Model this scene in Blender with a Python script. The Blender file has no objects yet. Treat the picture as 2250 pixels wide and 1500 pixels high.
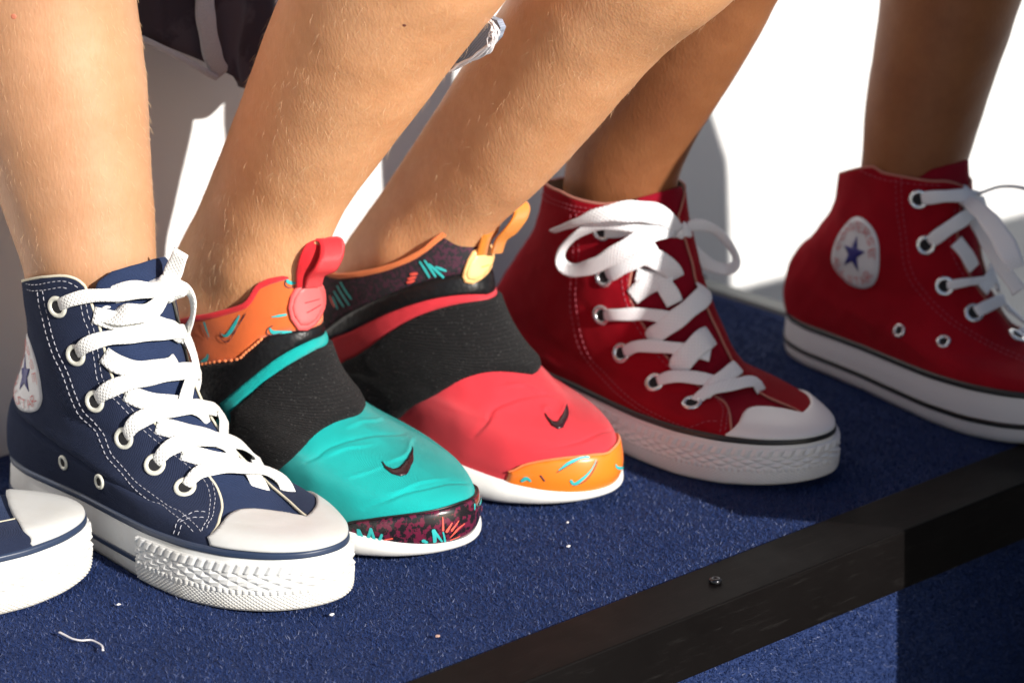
import bpy, bmesh, math, random
import numpy as np
from mathutils import Vector
from mathutils.bvhtree import BVHTree
from mathutils.geometry import delaunay_2d_cdt
rng = np.random.default_rng(7)
random.seed(7)
PI = math.pi
SC = bpy.context.scene
COL = SC.collection

# ------------------------------------------------------------------ camera
FPX = 8000.0                      # focal length in photo pixels (photo 2250 x 1500)
PITCH, AZ = math.radians(19.4), math.radians(46.6)
FW = np.array([math.cos(AZ)*math.cos(PITCH), math.sin(AZ)*math.cos(PITCH), -math.sin(PITCH)])
RT = np.array([math.sin(AZ), -math.cos(AZ), 0.0])
UP = np.cross(RT, FW)
CAM = np.array([-1.15653958, -1.42759288, 0.79018654])
cd = bpy.data.cameras.new('camera'); co = bpy.data.objects.new('camera', cd); COL.objects.link(co)
cd.sensor_width = 36.0; cd.lens = FPX/2250*36.0; cd.clip_start = 0.05; cd.clip_end = 200
co.location = CAM
from mathutils import Matrix
co.rotation_euler = Matrix([[RT[i], UP[i], -FW[i]] for i in range(3)]).to_euler()
SC.camera = co
cd.dof.use_dof = True; cd.dof.focus_distance = 1.975; cd.dof.aperture_fstop = 7.5

# ------------------------------------------------------------------ light
SUN_AZ = AZ - math.radians(140)   # direction towards the sun, seen from above
SUN_EL = math.radians(25)
sd = np.array([math.cos(SUN_AZ)*math.cos(SUN_EL), math.sin(SUN_AZ)*math.cos(SUN_EL), math.sin(SUN_EL)])
w = bpy.data.worlds.new('World'); SC.world = w; w.use_nodes = True
nt = w.node_tree; sky = nt.nodes.new('ShaderNodeTexSky'); sky.sky_type = 'NISHITA'; sky.sun_disc = False
sky.sun_elevation = SUN_EL; sky.sun_rotation = math.atan2(sd[0], sd[1])
nt.links.new(sky.outputs[0], nt.nodes['Background'].inputs[0]); nt.nodes['Background'].inputs[1].default_value = 0.068
sl = bpy.data.lights.new('sun', 'SUN'); sl.energy = 5.0; sl.angle = math.radians(0.53); sl.color = (1.0, 0.95, 0.88)
so = bpy.data.objects.new('sun', sl); COL.objects.link(so)
so.rotation_euler = Vector(sd).to_track_quat('Z', 'Y').to_euler()
vs = SC.view_settings; vs.view_transform = 'Standard'; vs.look = 'None'; vs.exposure = 0.55; vs.gamma = 1.0; vs.use_curve_mapping = False
SC.cycles.max_bounces = 8

# ------------------------------------------------------------------ projection helpers
def ray(x, y):
    d = FW*FPX + RT*(x-1125) - UP*(y-750); return d/np.linalg.norm(d)
def gnd(x, y, z=0.0):
    d = ray(x, y); return CAM + d*((z-CAM[2])/d[2])
def plane_hit(x, y, P, n):
    d = ray(x, y); return CAM + d*(((P-CAM) @ n)/(d @ n))
def at_depth(x, y, z):
    d = ray(x, y); return CAM + d*(z/(d @ FW))
def depth(P): return float((np.asarray(P)-CAM) @ FW)

# ------------------------------------------------------------------ object helpers
def props(o, label=None, cat=None, group=None, kind=None):
    if label: o['label'] = label
    if cat: o['category'] = cat
    if group: o['group'] = group
    if kind: o['kind'] = kind
    return o
def empty(name, loc, label, cat, group=None):
    o = bpy.data.objects.new(name, None); COL.objects.link(o); o.location = loc; o.empty_display_size = 0.02
    bpy.context.view_layer.update()
    return props(o, label, cat, group)
def wloc(p):
    v = np.zeros(3)
    while p is not None:
        v = v + np.array(p.location); p = p.parent
    return v
def mesh(name, V, F, mat, parent=None, uv=None, smooth=True, org=None, col=None):
    """V world coordinates; the object sits at org (its parent's place by default)"""
    V = np.asarray(V, float); pl = wloc(parent)
    if org is None: org = pl if parent is not None else V.mean(0)
    org = np.asarray(org, float)
    me = bpy.data.meshes.new(name)
    me.from_pydata((V-org).tolist(), [], [list(map(int, f)) for f in F])
    if uv is not None:
        ul = me.uv_layers.new(name='UVMap'); uv = np.asarray(uv, float)
        idx = np.empty(len(me.loops), int); me.loops.foreach_get('vertex_index', idx)
        ul.data.foreach_set('uv', uv[idx].ravel())
    if smooth: me.polygons.foreach_set('use_smooth', [True]*len(me.polygons))
    for m in (mat if isinstance(mat, (list, tuple)) else [mat]): me.materials.append(m)
    me.validate(); me.update()
    o = bpy.data.objects.new(name, me); COL.objects.link(o)
    o.parent = parent; o.location = org-pl
    return o
def box(name, lo, hi, mat, parent=None, bev=0.0, org=None):
    lo, hi = np.array(lo, float), np.array(hi, float)
    bm = bmesh.new(); bmesh.ops.create_cube(bm, size=1.0)
    for v in bm.verts: v.co = Vector((lo+hi)/2 + np.array(v.co)*(hi-lo))
    if bev: bmesh.ops.bevel(bm, geom=bm.edges[:], offset=bev, segments=2, affect='EDGES', profile=0.6)
    V = [v.co[:] for v in bm.verts]; bm.verts.index_update(); F = [[v.index for v in f.verts] for f in bm.faces]; bm.free()
    return mesh(name, V, F, mat, parent, smooth=False, org=org)
def crom(P, x):
    """Catmull-Rom through the rows of P, at x (0..len-1, array)"""
    P = np.asarray(P, float); n = len(P); x = np.clip(np.asarray(x, float), 0, n-1-1e-9); i = x.astype(int); f = x-i
    g = lambda k: P[np.clip(k, 0, n-1)]
    if P.ndim > 1: f = f[..., None]
    a, b, c, d = g(i-1), g(i), g(i+1), g(i+2)
    return 0.5*((2*b)+(c-a)*f+(2*a-5*b+4*c-d)*f*f+(3*b-a-3*c+d)*f**3)
def smooth_line(P, n):
    P = np.asarray(P, float)
    return crom(P, np.linspace(0, len(P)-1, n))
def resample(P, n):
    P = smooth_line(P, max(len(P)*12, 60)) if len(P) > 2 else np.asarray(P, float)
    s = np.r_[0, np.cumsum(np.linalg.norm(np.diff(P, axis=0), axis=1))]
    q = np.linspace(0, s[-1], n)
    return np.stack([np.interp(q, s, P[:, k]) for k in range(P.shape[1])], 1)
def vnoise(P, scale, seed=0):
    """cheap smooth noise in -1..1 (sum of sines with random directions)"""
    r = np.random.default_rng(seed); P = np.asarray(P, float)*scale; out = np.zeros(P.shape[:-1])
    for k in range(9):
        d = r.normal(size=3); d *= (0.6+0.9*r.random())/np.linalg.norm(d)
        out = out + np.sin(P @ d*6.283 + r.random()*6.283 + 1.3*np.sin(P @ np.roll(d, 1)*4.1))
    return out/9*1.9

# ------------------------------------------------------------------ materials
def mat(name, color, rough=0.6, **k):
    m = bpy.data.materials.new(name); m.use_nodes = True
    b = m.node_tree.nodes['Principled BSDF']
    b.inputs['Base Color'].default_value = (*color, 1); b.inputs['Roughness'].default_value = rough
    for a, v in k.items():
        b.inputs[a.replace('_', ' ')].default_value = v
    return m
class N:
    def __init__(s, m): s.t = m.node_tree; s.b = s.t.nodes['Principled BSDF']
    def new(s, ty, **k):
        n = s.t.nodes.new('ShaderNode'+ty)
        for a, v in k.items():
            if a.startswith('i_'):
                key = a[2:]; key = int(key) if key.isdigit() else key.replace('_', ' ')
                if hasattr(v, 'is_linked'): s.t.links.new(v, n.inputs[key])
                else: n.inputs[key].default_value = v
            else: setattr(n, a, v)
        return n
    def link(s, a, b): s.t.links.new(a, b)
    def coord(s, kind='Object'): return s.new('TexCoord').outputs[kind]
    def noise(s, vec, scale, detail=3.0, rough=0.55):
        return s.new('TexNoise', i_Vector=vec, i_Scale=scale, i_Detail=detail, i_Roughness=rough).outputs['Fac']
    def ramp(s, fac, stops):
        n = s.new('ValToRGB', i_Fac=fac); e = n.color_ramp.elements
        while len(e) < len(stops): e.new(0.5)
        for q, (p, c) in zip(e, stops): q.position = p; q.color = (*c, 1) if len(c) == 3 else c
        return n.outputs['Color']
    def math(s, op, a, b=0.0, c=0.0):
        n = s.t.nodes.new('ShaderNodeMath'); n.operation = op
        for i, v in enumerate((a, b, c)):
            if hasattr(v, 'is_linked'): s.t.links.new(v, n.inputs[i])
            else: n.inputs[i].default_value = v
        return n.outputs[0]
    def mix(s, fac, a, b):
        n = s.t.nodes.new('ShaderNodeMix'); n.data_type = 'RGBA'
        for i, v in ((0, fac), (6, a), (7, b)):
            if hasattr(v, 'is_linked'): s.t.links.new(v, n.inputs[i])
            else: n.inputs[i].default_value = v if i == 0 else ((*v, 1) if len(v) == 3 else v)
        return n.outputs[2]
    def bump(s, h, dist, strength=1.0, prev=None):
        n = s.new('Bump', i_Height=h, i_Distance=dist, i_Strength=strength)
        if prev is not None: s.link(prev, n.inputs['Normal'])
        s.link(n.outputs[0], s.b.inputs['Normal']); return n.outputs[0]
    def base(s, c): s.link(c, s.b.inputs['Base Color'])
def sc(c, k): return tuple(min(1, x*k) for x in c)

def canvas(name, col, twill=900.0, sheen=0.10, tint=None, band='DIAGONAL'):
    m = mat(name, col, 0.95, Sheen_Weight=sheen, Sheen_Roughness=0.5, Specular_IOR_Level=0.15); n = N(m)
    m.node_tree.nodes['Principled BSDF'].inputs['Sheen Tint'].default_value = (*(tint or sc(col, 4)), 1)
    uv = n.coord('UV'); ob = n.coord('Object')
    wv = n.new('TexWave', i_Vector=uv, i_Scale=twill*0.48, i_Distortion=1.5, i_Detail=1.0); wv.bands_direction = band
    n2 = n.noise(ob, 1400, 2); n3 = n.noise(ob, 45, 4)
    f = n.math('ADD', n.math('MULTIPLY', wv.outputs['Fac'], 0.35), n.math('MULTIPLY', n2, 0.65))
    n.base(n.mix(n3, n.mix(f, sc(col, 0.5), sc(col, 1.25)), n.mix(f, sc(col, 0.8), tuple(min(1, x*1.9+0.004) for x in col))))
    n.bump(f, 0.0006, 0.8); return m
def lace_mat(name, col):
    m = mat(name, col, 0.85, Sheen_Weight=0.15); n = N(m); uv = n.coord('UV')
    a = n.new('TexWave', i_Vector=uv, i_Scale=230.0, i_Distortion=0.8, i_Detail=0.5); a.bands_direction = 'DIAGONAL'
    mp = n.new('Mapping', i_Vector=uv); mp.inputs['Scale'].default_value = (-1, 1, 1)
    b = n.new('TexWave', i_Vector=mp.outputs[0], i_Scale=230.0, i_Distortion=0.8, i_Detail=0.5); b.bands_direction = 'DIAGONAL'
    h = n.math('MAXIMUM', a.outputs['Fac'], b.outputs['Fac'])
    n.base(n.mix(h, sc(col, 0.88), col)); n.bump(h, 0.0004, 0.7); return m
def rubber(name, col, rough=0.45, dirt=0.85):
    m = mat(name, col, rough); n = N(m); ob = n.coord('Object')
    d = n.noise(ob, 28, 6, 0.65); e = n.noise(ob, 240, 3)
    f = n.ramp(d, [(0.42, (0, 0, 0)), (0.75, (1, 1, 1))])
    z = n.new('SeparateXYZ', i_Vector=n.new('NewGeometry').outputs['Position']).outputs[2]
    low = n.ramp(n.math('MULTIPLY', z, 30.0), [(0.0, (1, 1, 1)), (0.55, (0, 0, 0))])
    g = n.math('MULTIPLY', n.math('ADD', n.math('MULTIPLY', f, 0.35), n.math('MULTIPLY', n.math('MULTIPLY', low, e), 0.9)), dirt)
    n.base(n.mix(g, col, (0.42, 0.36, 0.26))); n.bump(e, 0.0002, 0.5)
    n.link(n.math('ADD', n.math('MULTIPLY', d, 0.3), rough-0.12), n.b.inputs['Roughness']); return m
def fabric(name, col, rib=1500.0, rough=0.8, depth=0.0003, sheen=0.2, vary=0.12):
    m = mat(name, col, rough, Sheen_Weight=sheen, Specular_IOR_Level=0.12); n = N(m); uv = n.coord('UV'); ob = n.coord('Object')
    a = n.new('TexWave', i_Vector=uv, i_Scale=rib/3.6, i_Distortion=1.2, i_Detail=1.0); a.bands_direction = 'DIAGONAL'
    q = n.noise(ob, 60, 4)
    n.base(n.mix(q, sc(col, 1-vary), sc(col, 1+vary))); n.bump(a.outputs['Fac'], depth, 0.9); return m
def skin(name, col, deep, sss=0.25, scale=1.0):
    m = mat(name, col, 0.52, Subsurface_Weight=sss, Subsurface_Scale=0.006, Specular_IOR_Level=0.35); n = N(m)
    n.b.inputs['Subsurface Radius'].default_value = (1.0, 0.35, 0.15)
    ob = n.coord('Object'); a = n.noise(ob, 22, 5, 0.6); b = n.noise(ob, 160, 4, 0.6); c = n.noise(ob, 900, 3, 0.6)
    f = n.math('ADD', n.math('MULTIPLY', a, 0.7), n.math('MULTIPLY', b, 0.3))
    base = n.mix(n.ramp(f, [(0.3, (0, 0, 0)), (0.72, (1, 1, 1))]), deep, col)
    sp = n.ramp(n.new('TexVoronoi', i_Vector=ob, i_Scale=95.0).outputs['Distance'], [(0.0, (1, 1, 1)), (0.06, (0, 0, 0))])
    frk = n.math('MULTIPLY', sp, n.ramp(b, [(0.55, (0, 0, 0)), (0.62, (1, 1, 1))]))
    n.base(n.mix(n.math('MULTIPLY', frk, 0.35), base, sc(deep, 0.45)))
    mp = n.new('Mapping', i_Vector=ob); mp.inputs['Scale'].default_value = (1, 1, 0.35)
    cr = n.new('TexVoronoi', i_Vector=mp.outputs[0], i_Scale=620.0).outputs['Distance']
    p = n.bump(cr, 0.00025, 0.5); n.bump(c, 0.00015, 0.6, p); return m

NAVY = (0.013, 0.0185, 0.042); RED = (0.25, 0.001, 0.008)
M = dict(
 navy=canvas('navy_canvas', NAVY, tint=(0.25, 0.32, 0.55)), tongue=canvas('navy_tongue', (0.017, 0.028, 0.070), 800, tint=(0.25, 0.35, 0.6), band='Y'),
 red=canvas('red_canvas', RED, sheen=0.03, tint=(0.6, 0.05, 0.07)), redtongue=canvas('red_tongue', (0.2, 0.002, 0.012), 900),
 cream=mat('cream_edge', (0.62, 0.58, 0.45), 0.9), lining=canvas('lining_canvas', (0.36, 0.3, 0.24), 900),
 lace=lace_mat('white_lace', (0.8, 0.8, 0.77)), lace2=lace_mat('cool_white_lace', (0.78, 0.78, 0.8)),
 rub=rubber('white_rubber', (0.66, 0.67, 0.665)), cap=rubber('toe_cap_rubber', (0.56, 0.57, 0.56), 0.34, 0.75), clean=rubber('clean_rubber', (0.68, 0.66, 0.67), 0.4, 0.12),
 navyrub=rubber('navy_rubber', (0.02, 0.035, 0.075), 0.4, 0.03), blackrub=rubber('black_rubber', (0.012, 0.012, 0.014), 0.4, 0.02),
 metal=mat('painted_eyelet', (0.66, 0.66, 0.58), 0.28, Metallic=0.15), steel=mat('steel_eyelet', (0.7, 0.7, 0.72), 0.22, Metallic=0.85),
 hole=mat('eyelet_hole', (0.01, 0.01, 0.012), 0.9), thread=mat('white_thread', (0.42, 0.42, 0.48), 0.8), redthread=mat('pink_thread', (0.36, 0.07, 0.10), 0.8),
 teal=fabric('teal_stretch_knit', (0.008, 0.43, 0.41), 2300, 1.0, 0.00035, 0.08), coral=fabric('coral_stretch_knit', (0.74, 0.045, 0.062), 2300, 1.0, 0.0003, 0.08),
 orange=fabric('orange_knit', (0.86, 0.16, 0.03), 1700, 0.7, 0.0003, 0.3), bind=fabric('orange_binding', (0.88, 0.24, 0.08), 2500, 0.6), redbind=fabric('red_binding', (0.75, 0.03, 0.04), 2500, 0.6),
 black=mat('black_leather', (0.011, 0.011, 0.012), 0.5), redweb=fabric('red_webbing', (0.8, 0.02, 0.03), 2800, 0.45, 0.0004), pinkrub=mat('pink_rubber', (0.86, 0.13, 0.13), 0.38),
 orgweb=fabric('orange_webbing', (0.92, 0.3, 0.035), 2800, 0.5, 0.0004), orgrub=mat('pale_orange_rubber', (0.95, 0.55, 0.22), 0.42),
 mid=rubber('white_foam', (0.72, 0.72, 0.71), 0.55, 0.2), swoosh=mat('dark_maroon_print', (0.022, 0.004, 0.007), 0.35), blackprint=mat('black_print', (0.01, 0.008, 0.009), 0.4),
 tealprint=mat('teal_print', (0.03, 0.42, 0.42), 0.5), redprint=mat('red_print', (0.8, 0.1, 0.07), 0.5), darkline=mat('dark_print_line', (0.06, 0.03, 0.05), 0.6),
 badge=mat('badge_vinyl', (0.62, 0.62, 0.64), 0.5), badgeblue=mat('badge_blue', (0.02, 0.02, 0.16), 0.45), badgered=mat('badge_red', (0.55, 0.12, 0.12), 0.5),
 skin1=skin('fair_skin', (0.51, 0.285, 0.165), (0.42, 0.215, 0.11)), skin2=skin('tanned_skin', (0.76, 0.40, 0.205), (0.60, 0.28, 0.125)), skin3=skin('brown_skin', (0.28, 0.112, 0.044), (0.20, 0.07, 0.026)),
 hair=mat('blond_hair', (0.74, 0.50, 0.30), 0.35), hair2=mat('light_brown_hair', (0.5, 0.28, 0.13), 0.35),
)
# elastic strap: ribbed black weave with bright fibres
def strap_mat():
    m = mat('black_elastic', (0.012, 0.012, 0.013), 0.6, Sheen_Weight=0.03, Specular_IOR_Level=0.22); n = N(m); uv = n.coord('UV'); ob = n.coord('Object')
    a = n.new('TexWave', i_Vector=uv, i_Scale=130.0, i_Distortion=3.5, i_Detail=2.0); a.inputs['Detail Scale'].default_value = 3; a.bands_direction = 'Y'
    v = n.new('TexVoronoi', i_Vector=ob, i_Scale=1300.0)
    f = n.ramp(n.new('SeparateColor', i_Color=v.outputs['Color']).outputs[0], [(0.955, (0, 0, 0)), (0.985, (1, 1, 1))])
    n.base(n.mix(f, (0.007, 0.007, 0.008), (0.04, 0.04, 0.04))); h = n.math('ADD', n.math('MULTIPLY', a.outputs['Fac'], 0.6), n.noise(ob, 1300, 2))
    n.link(n.ramp(f, [(0, (0.85,)*3), (1, (0.3,)*3)]), n.b.inputs['Roughness'])
    n.bump(h, 0.0013, 1.0); return m
M['strap'] = strap_mat()
def camo(name, a, b, scale, rough=0.25, c=None):
    m = mat(name, a, rough, Coat_Weight=0.5 if rough < 0.4 else 0.0); n = N(m); ob = n.coord('Object')
    f = n.ramp(n.noise(ob, scale, 5, 0.62), [(0.50, (0, 0, 0)), (0.54, (1, 1, 1))])
    col = n.mix(f, a, b)
    if c:
        g = n.ramp(n.noise(ob, scale*0.45, 4, 0.6), [(0.56, (0, 0, 0)), (0.64, (1, 1, 1))]); col = n.mix(g, col, c)
    n.base(col); return m
M['rand'] = camo('maroon_speckle_rubber', (0.012, 0.010, 0.012), (0.12, 0.012, 0.035), 260)
M['orangerub'] = mat('orange_glossy_rubber', (0.82, 0.19, 0.015), 0.35, Coat_Weight=0.15)
M['bootie'] = camo('dark_speckle_knit', (0.012, 0.010, 0.014), (0.055, 0.012, 0.03), 420, 0.85)
def pebble():
    m = mat('pebbled_black_rubber', (0.007, 0.007, 0.008), 0.4, Specular_IOR_Level=0.3); n = N(m); v = n.new('TexVoronoi', i_Vector=n.coord('Object'), i_Scale=330.0)
    n.bump(n.math('MULTIPLY', v.outputs['Distance'], -1.0), 0.0006, 0.35); return m
M['cage'] = pebble()
def metal_trim(name, col, r):
    m = mat(name, col, r, Specular_IOR_Level=0.10); n = N(m); ob = n.coord('Object')
    mp = n.new('Mapping', i_Vector=ob); mp.inputs['Scale'].default_value = (6, 60, 60); mp.inputs['Rotation'].default_value = (0, 0, 0.5)
    s = n.ramp(n.noise(mp.outputs[0], 6, 8, 0.75), [(0.55, (0, 0, 0)), (0.75, (1, 1, 1))]); d = n.noise(ob, 16, 6, 0.65)
    n.base(n.mix(n.math('MULTIPLY', s, 0.55), n.mix(d, sc(col, 0.7), sc(col, 1.3)), (0.016, 0.015, 0.0145)))
    n.link(n.math('ADD', n.math('MULTIPLY', d, 0.35), r-0.12), n.b.inputs['Roughness']); n.bump(s, 0.00008, 0.5); return m
M['trim'] = metal_trim('dark_bronze_trim', (0.0025, 0.0018, 0.0018), 0.5)
M['trimgrey'] = metal_trim('grey_trim', (0.30, 0.31, 0.29), 0.45)
def carpet_mat(name, col, fibre):
    m = mat(name, col, 0.9 if not fibre else 0.5, Specular_IOR_Level=0.3 if not fibre else 0.35); n = N(m); ob = n.coord('Object')
    a = n.noise(ob, 420, 3); b = n.noise(ob, 14, 5, 0.65); f = n.mix(a, sc(col, 0.45), sc(col, 1.7))
    n.base(n.mix(n.ramp(b, [(0.35, (0, 0, 0)), (0.7, (0.55,)*3)]), f, sc(col, 1.6)))
    if not fibre: n.bump(n.noise(ob, 700, 3), 0.0015, 1.0)
    return m
CARP = (0.0095, 0.0215, 0.079)
M['carpet'] = carpet_mat('navy_carpet', CARP, False); M['pile'] = carpet_mat('navy_carpet_fibre', sc(CARP, 1.2), True)
M['panel'] = mat('white_painted_panel', (0.83, 0.83, 0.82), 0.5)
n_ = N(M['panel']); n_.base(n_.mix(n_.noise(n_.coord('Object'), 5, 4), (0.62, 0.62, 0.615), (0.67, 0.67, 0.665)))

# ------------------------------------------------------------------ setting
PX0, PX1, PY0, PY1, TY = -1.6, 0.552, -0.147, 0.262, -0.1895
def pile(name, O, A, B, nrm, la, lb, count, size, m, parent):
    """short fibres standing on a carpeted face"""
    O, A, B, nrm = (np.asarray(q, float) for q in (O, A, B, nrm))
    p = O + A*(rng.random((count, 1))*la) + B*(rng.random((count, 1))*lb)
    d = rng.normal(size=(count, 3)); d += nrm*1.1; d /= np.linalg.norm(d, axis=1)[:, None]
    d[:, :] = np.where(((d @ nrm) < 0.15)[:, None], d + nrm*0.6, d)
    s = np.cross(d, rng.normal(size=(count, 3))); s /= np.linalg.norm(s, axis=1)[:, None]
    h = size*(0.6+0.9*rng.random((count, 1))); wd = size*0.13*(0.6+0.8*rng.random((count, 1)))
    V = np.stack([p-s*wd, p+s*wd, p+d*h+s*wd*0.3], 1).reshape(-1, 3)
    org = O + A*la/2 + B*lb/2
    me = bpy.data.meshes.new(name); me.vertices.add(len(V)); me.vertices.foreach_set('co', (V-org).ravel())
    me.loops.add(count*3); me.loops.foreach_set('vertex_index', np.arange(count*3)); me.polygons.add(count)
    me.polygons.foreach_set('loop_start', np.arange(count)*3); me.polygons.foreach_set('loop_total', np.full(count, 3))
    me.materials.append(m); me.update(calc_edges=True)
    o = bpy.data.objects.new(name, me); COL.objects.link(o); o.parent = parent; o.location = org-wloc(parent)
    return props(o, kind='stuff')
fl = box('carpeted_platform', (PX0, PY0, -0.034), (PX1, PY1, 0.0), M['carpet']); props(fl, 'short pile navy blue carpet on the platform under the shoes', kind='structure')
pile('carpet_pile', (-0.36, PY0+0.001, -0.0005), (1, 0, 0), (0, 1, 0), (0, 0, 1), 0.905, 0.405, 420000, 0.0023, M['pile'], fl)
rs = box('platform_riser', (PX0, TY+0.006, -0.42), (PX1, PY0-0.004, -0.036), M['carpet']); props(rs, 'navy carpeted front side of the platform below the metal edge', kind='structure')
pile('carpet_pile', (0.05, TY+0.006, -0.20), (1, 0, 0), (0, 0, 1), (0, -1, 0), 0.5, 0.165, 90000, 0.0023, M['pile'], rs)
tr = empty('platform_edge_trim', (0.2, -0.168, -0.016), 'dark bronze metal strip along the front edge of the blue carpet', 'edge trim')
box('strip', (PX0, TY, -0.0345), (PX1+0.012, PY0-0.0006, 0.0022), M['trim'], tr, 0.0012)
sp = gnd(1572, 1277, 0.003)
def disc(c, nrm, r, h, name, m, parent, dome=0.35, seg=24, cross=True):
    c = np.array(c, float); nrm = np.array(nrm, float); nrm /= np.linalg.norm(nrm)
    a = np.cross(nrm, [0.3, 0.9, 0.2]); a /= np.linalg.norm(a); b = np.cross(nrm, a); V, F = [], []
    prof = [(1, 0), (1, .45), (.92, .75), (.7, .95), (.35, 1.0+0*dome)]
    for rr, hh in prof:
        for k in range(seg):
            t = 2*PI*k/seg; q = 1
            V.append(c + (a*math.cos(t)+b*math.sin(t))*r*rr*q + nrm*h*hh)
    for i in range(len(prof)-1):
        for k in range(seg): F.append([i*seg+k, i*seg+(k+1) % seg, (i+1)*seg+(k+1) % seg, (i+1)*seg+k])
    V.append(c+nrm*h*(0.35 if cross else 1.0)); e = len(V)-1
    for k in range(seg): F.append([(len(prof)-1)*seg+k, (len(prof)-1)*seg+(k+1) % seg, e])
    return mesh(name, V, F, m, parent)
screw = disc(sp, (0, 0, 1), 0.0036, 0.0022, 'screw', mat('dark_screw', (0.05, 0.05, 0.055), 0.25, Metallic=0.9), tr)
st = empty('side_edge_trim', (PX1+0.006, 0.06, -0.014), 'pale grey metal strip along the far side edge of the platform', 'edge trim')
box('strip', (PX1+0.0005, TY+0.013, -0.0345), (PX1+0.014, 0.2, 0.003), M['trimgrey'], st, 0.001)
box('joint_cover', (PX1+0.0005, 0.2004, -0.0345), (PX1+0.0145, PY1-0.001, 0.0045), M['trim'], st, 0.001)
pn = box('back_panel', (-2.5, PY1+0.004, -0.42), (2.2, PY1+0.03, 0.60), M['panel']); props(pn, 'bright white panel standing right behind the heels of all the shoes', 'panel')
# the panel continues as a bench seat: the children sit on it
gd = mesh('ground', [(-40, -40, -0.42), (40, -40, -0.42), (40, 40, -0.42), (-40, 40, -0.42)], [(0, 1, 2, 3)], mat('pale_paving', (0.45, 0.44, 0.42), 0.9), smooth=False); props(gd, 'pale paved ground around the platform', kind='structure')

bp = [(.285, -1.4), (.283, .25), (.278, .35), (.224, .385), (.222, .43), (.262, .52), (.290, .60), (.31, .64), (.35, .655), (.50, .655), (.565, .645), (.585, .60), (.592, .50), (1.1, .48), (1.1, -1.4)]  # outline of an unseen slab, added to block sun and sky at right
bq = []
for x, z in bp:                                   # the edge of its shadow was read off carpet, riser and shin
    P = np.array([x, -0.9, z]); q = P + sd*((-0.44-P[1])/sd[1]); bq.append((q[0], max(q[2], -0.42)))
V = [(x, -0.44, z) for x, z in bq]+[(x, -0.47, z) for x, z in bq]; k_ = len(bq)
bd = mesh('shade_blocker', V, [list(range(k_)), list(range(k_, 2*k_))[::-1]]+[[i, (i+1) % k_, k_+(i+1) % k_, k_+i] for i in range(k_)], mat('dark_shade_blocker', (0.03, 0.03, 0.035), 0.8), smooth=False)
props(bd, 'dark unseen slab added outside the frame at right to shade the red high tops', 'shade blocker')
# ------------------------------------------------------------------ shoes: surface toolkit
def foot_w(th):
    """half width of a sole outline (1 = widest) at angle th from the toe tip"""
    a = np.degrees(np.abs(th)); x = [0, 8, 15, 30, 45, 60, 75, 90, 105, 120, 135, 150, 165, 172, 180]
    y = [0, .19, .345, .64, .87, .99, .985, .88, .76, .70, .655, .52, .28, .15, 0]
    return np.interp(a, x, y)
_thf = np.linspace(-PI, PI, 721); _g = foot_w(_thf)*np.sign(_thf); _k = np.exp(-(np.arange(-18, 19)/7.0)**2)
_fw = np.convolve(np.r_[_g[-19:-1], _g, _g[1:19]], _k/_k.sum(), 'valid')
def foot_signed(th): return np.interp((np.asarray(th)+PI) % (2*PI)-PI, _thf, _fw)
def sgn(th): return np.sign(np.sin(th))
def mirror_curve(Q, gap=0.0, deg=0):
    """keep the traced part on the camera's side and over the ridge, smooth it, mirror it to the hidden side"""
    Q = Q[np.argsort(-Q[:, 0])]; hi = Q[0, 0]; Q = Q[Q[:, 0] > -0.12]; x = np.linspace(hi, 0, 34)
    y = np.interp(x[::-1], Q[::-1, 0], Q[::-1, 1])[::-1]; y = np.convolve(np.r_[[y[0]]*2, y, y[::-1][1:3]], np.ones(5)/5, 'valid') if len(y) > 5 else y
    if deg: y = np.polyval(np.polyfit(x, y, deg), x)
    q = np.c_[x, y]; m = q[::-1][1:].copy(); m[:, 0] = -m[:, 0]*(1-gap/PI)-gap; return np.r_[q, m]
def trace_curve(Q, drop=0.35):
    """traced curve as a function of th, run down to the sole at both ends"""
    Q = Q[np.argsort(-Q[:, 0])]; keep = [0]
    for i in range(1, len(Q)):
        if Q[i, 0] < Q[keep[-1], 0]-0.02: keep.append(i)
    Q = Q[keep]; x = np.linspace(Q[0, 0], Q[-1, 0], 50); f = (x-x[0])/(x[-1]-x[0]); y = np.interp(-x, -Q[:, 0], Q[:, 1])
    y = np.polyval(np.polyfit(x, y, 3), x); e = np.linspace(0, 1, 14)[1:]
    return np.r_[np.c_[x, y], np.c_[x[-1]-drop*np.sin(e*PI/2), y[-1]*(1-e**1.6)]]
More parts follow.
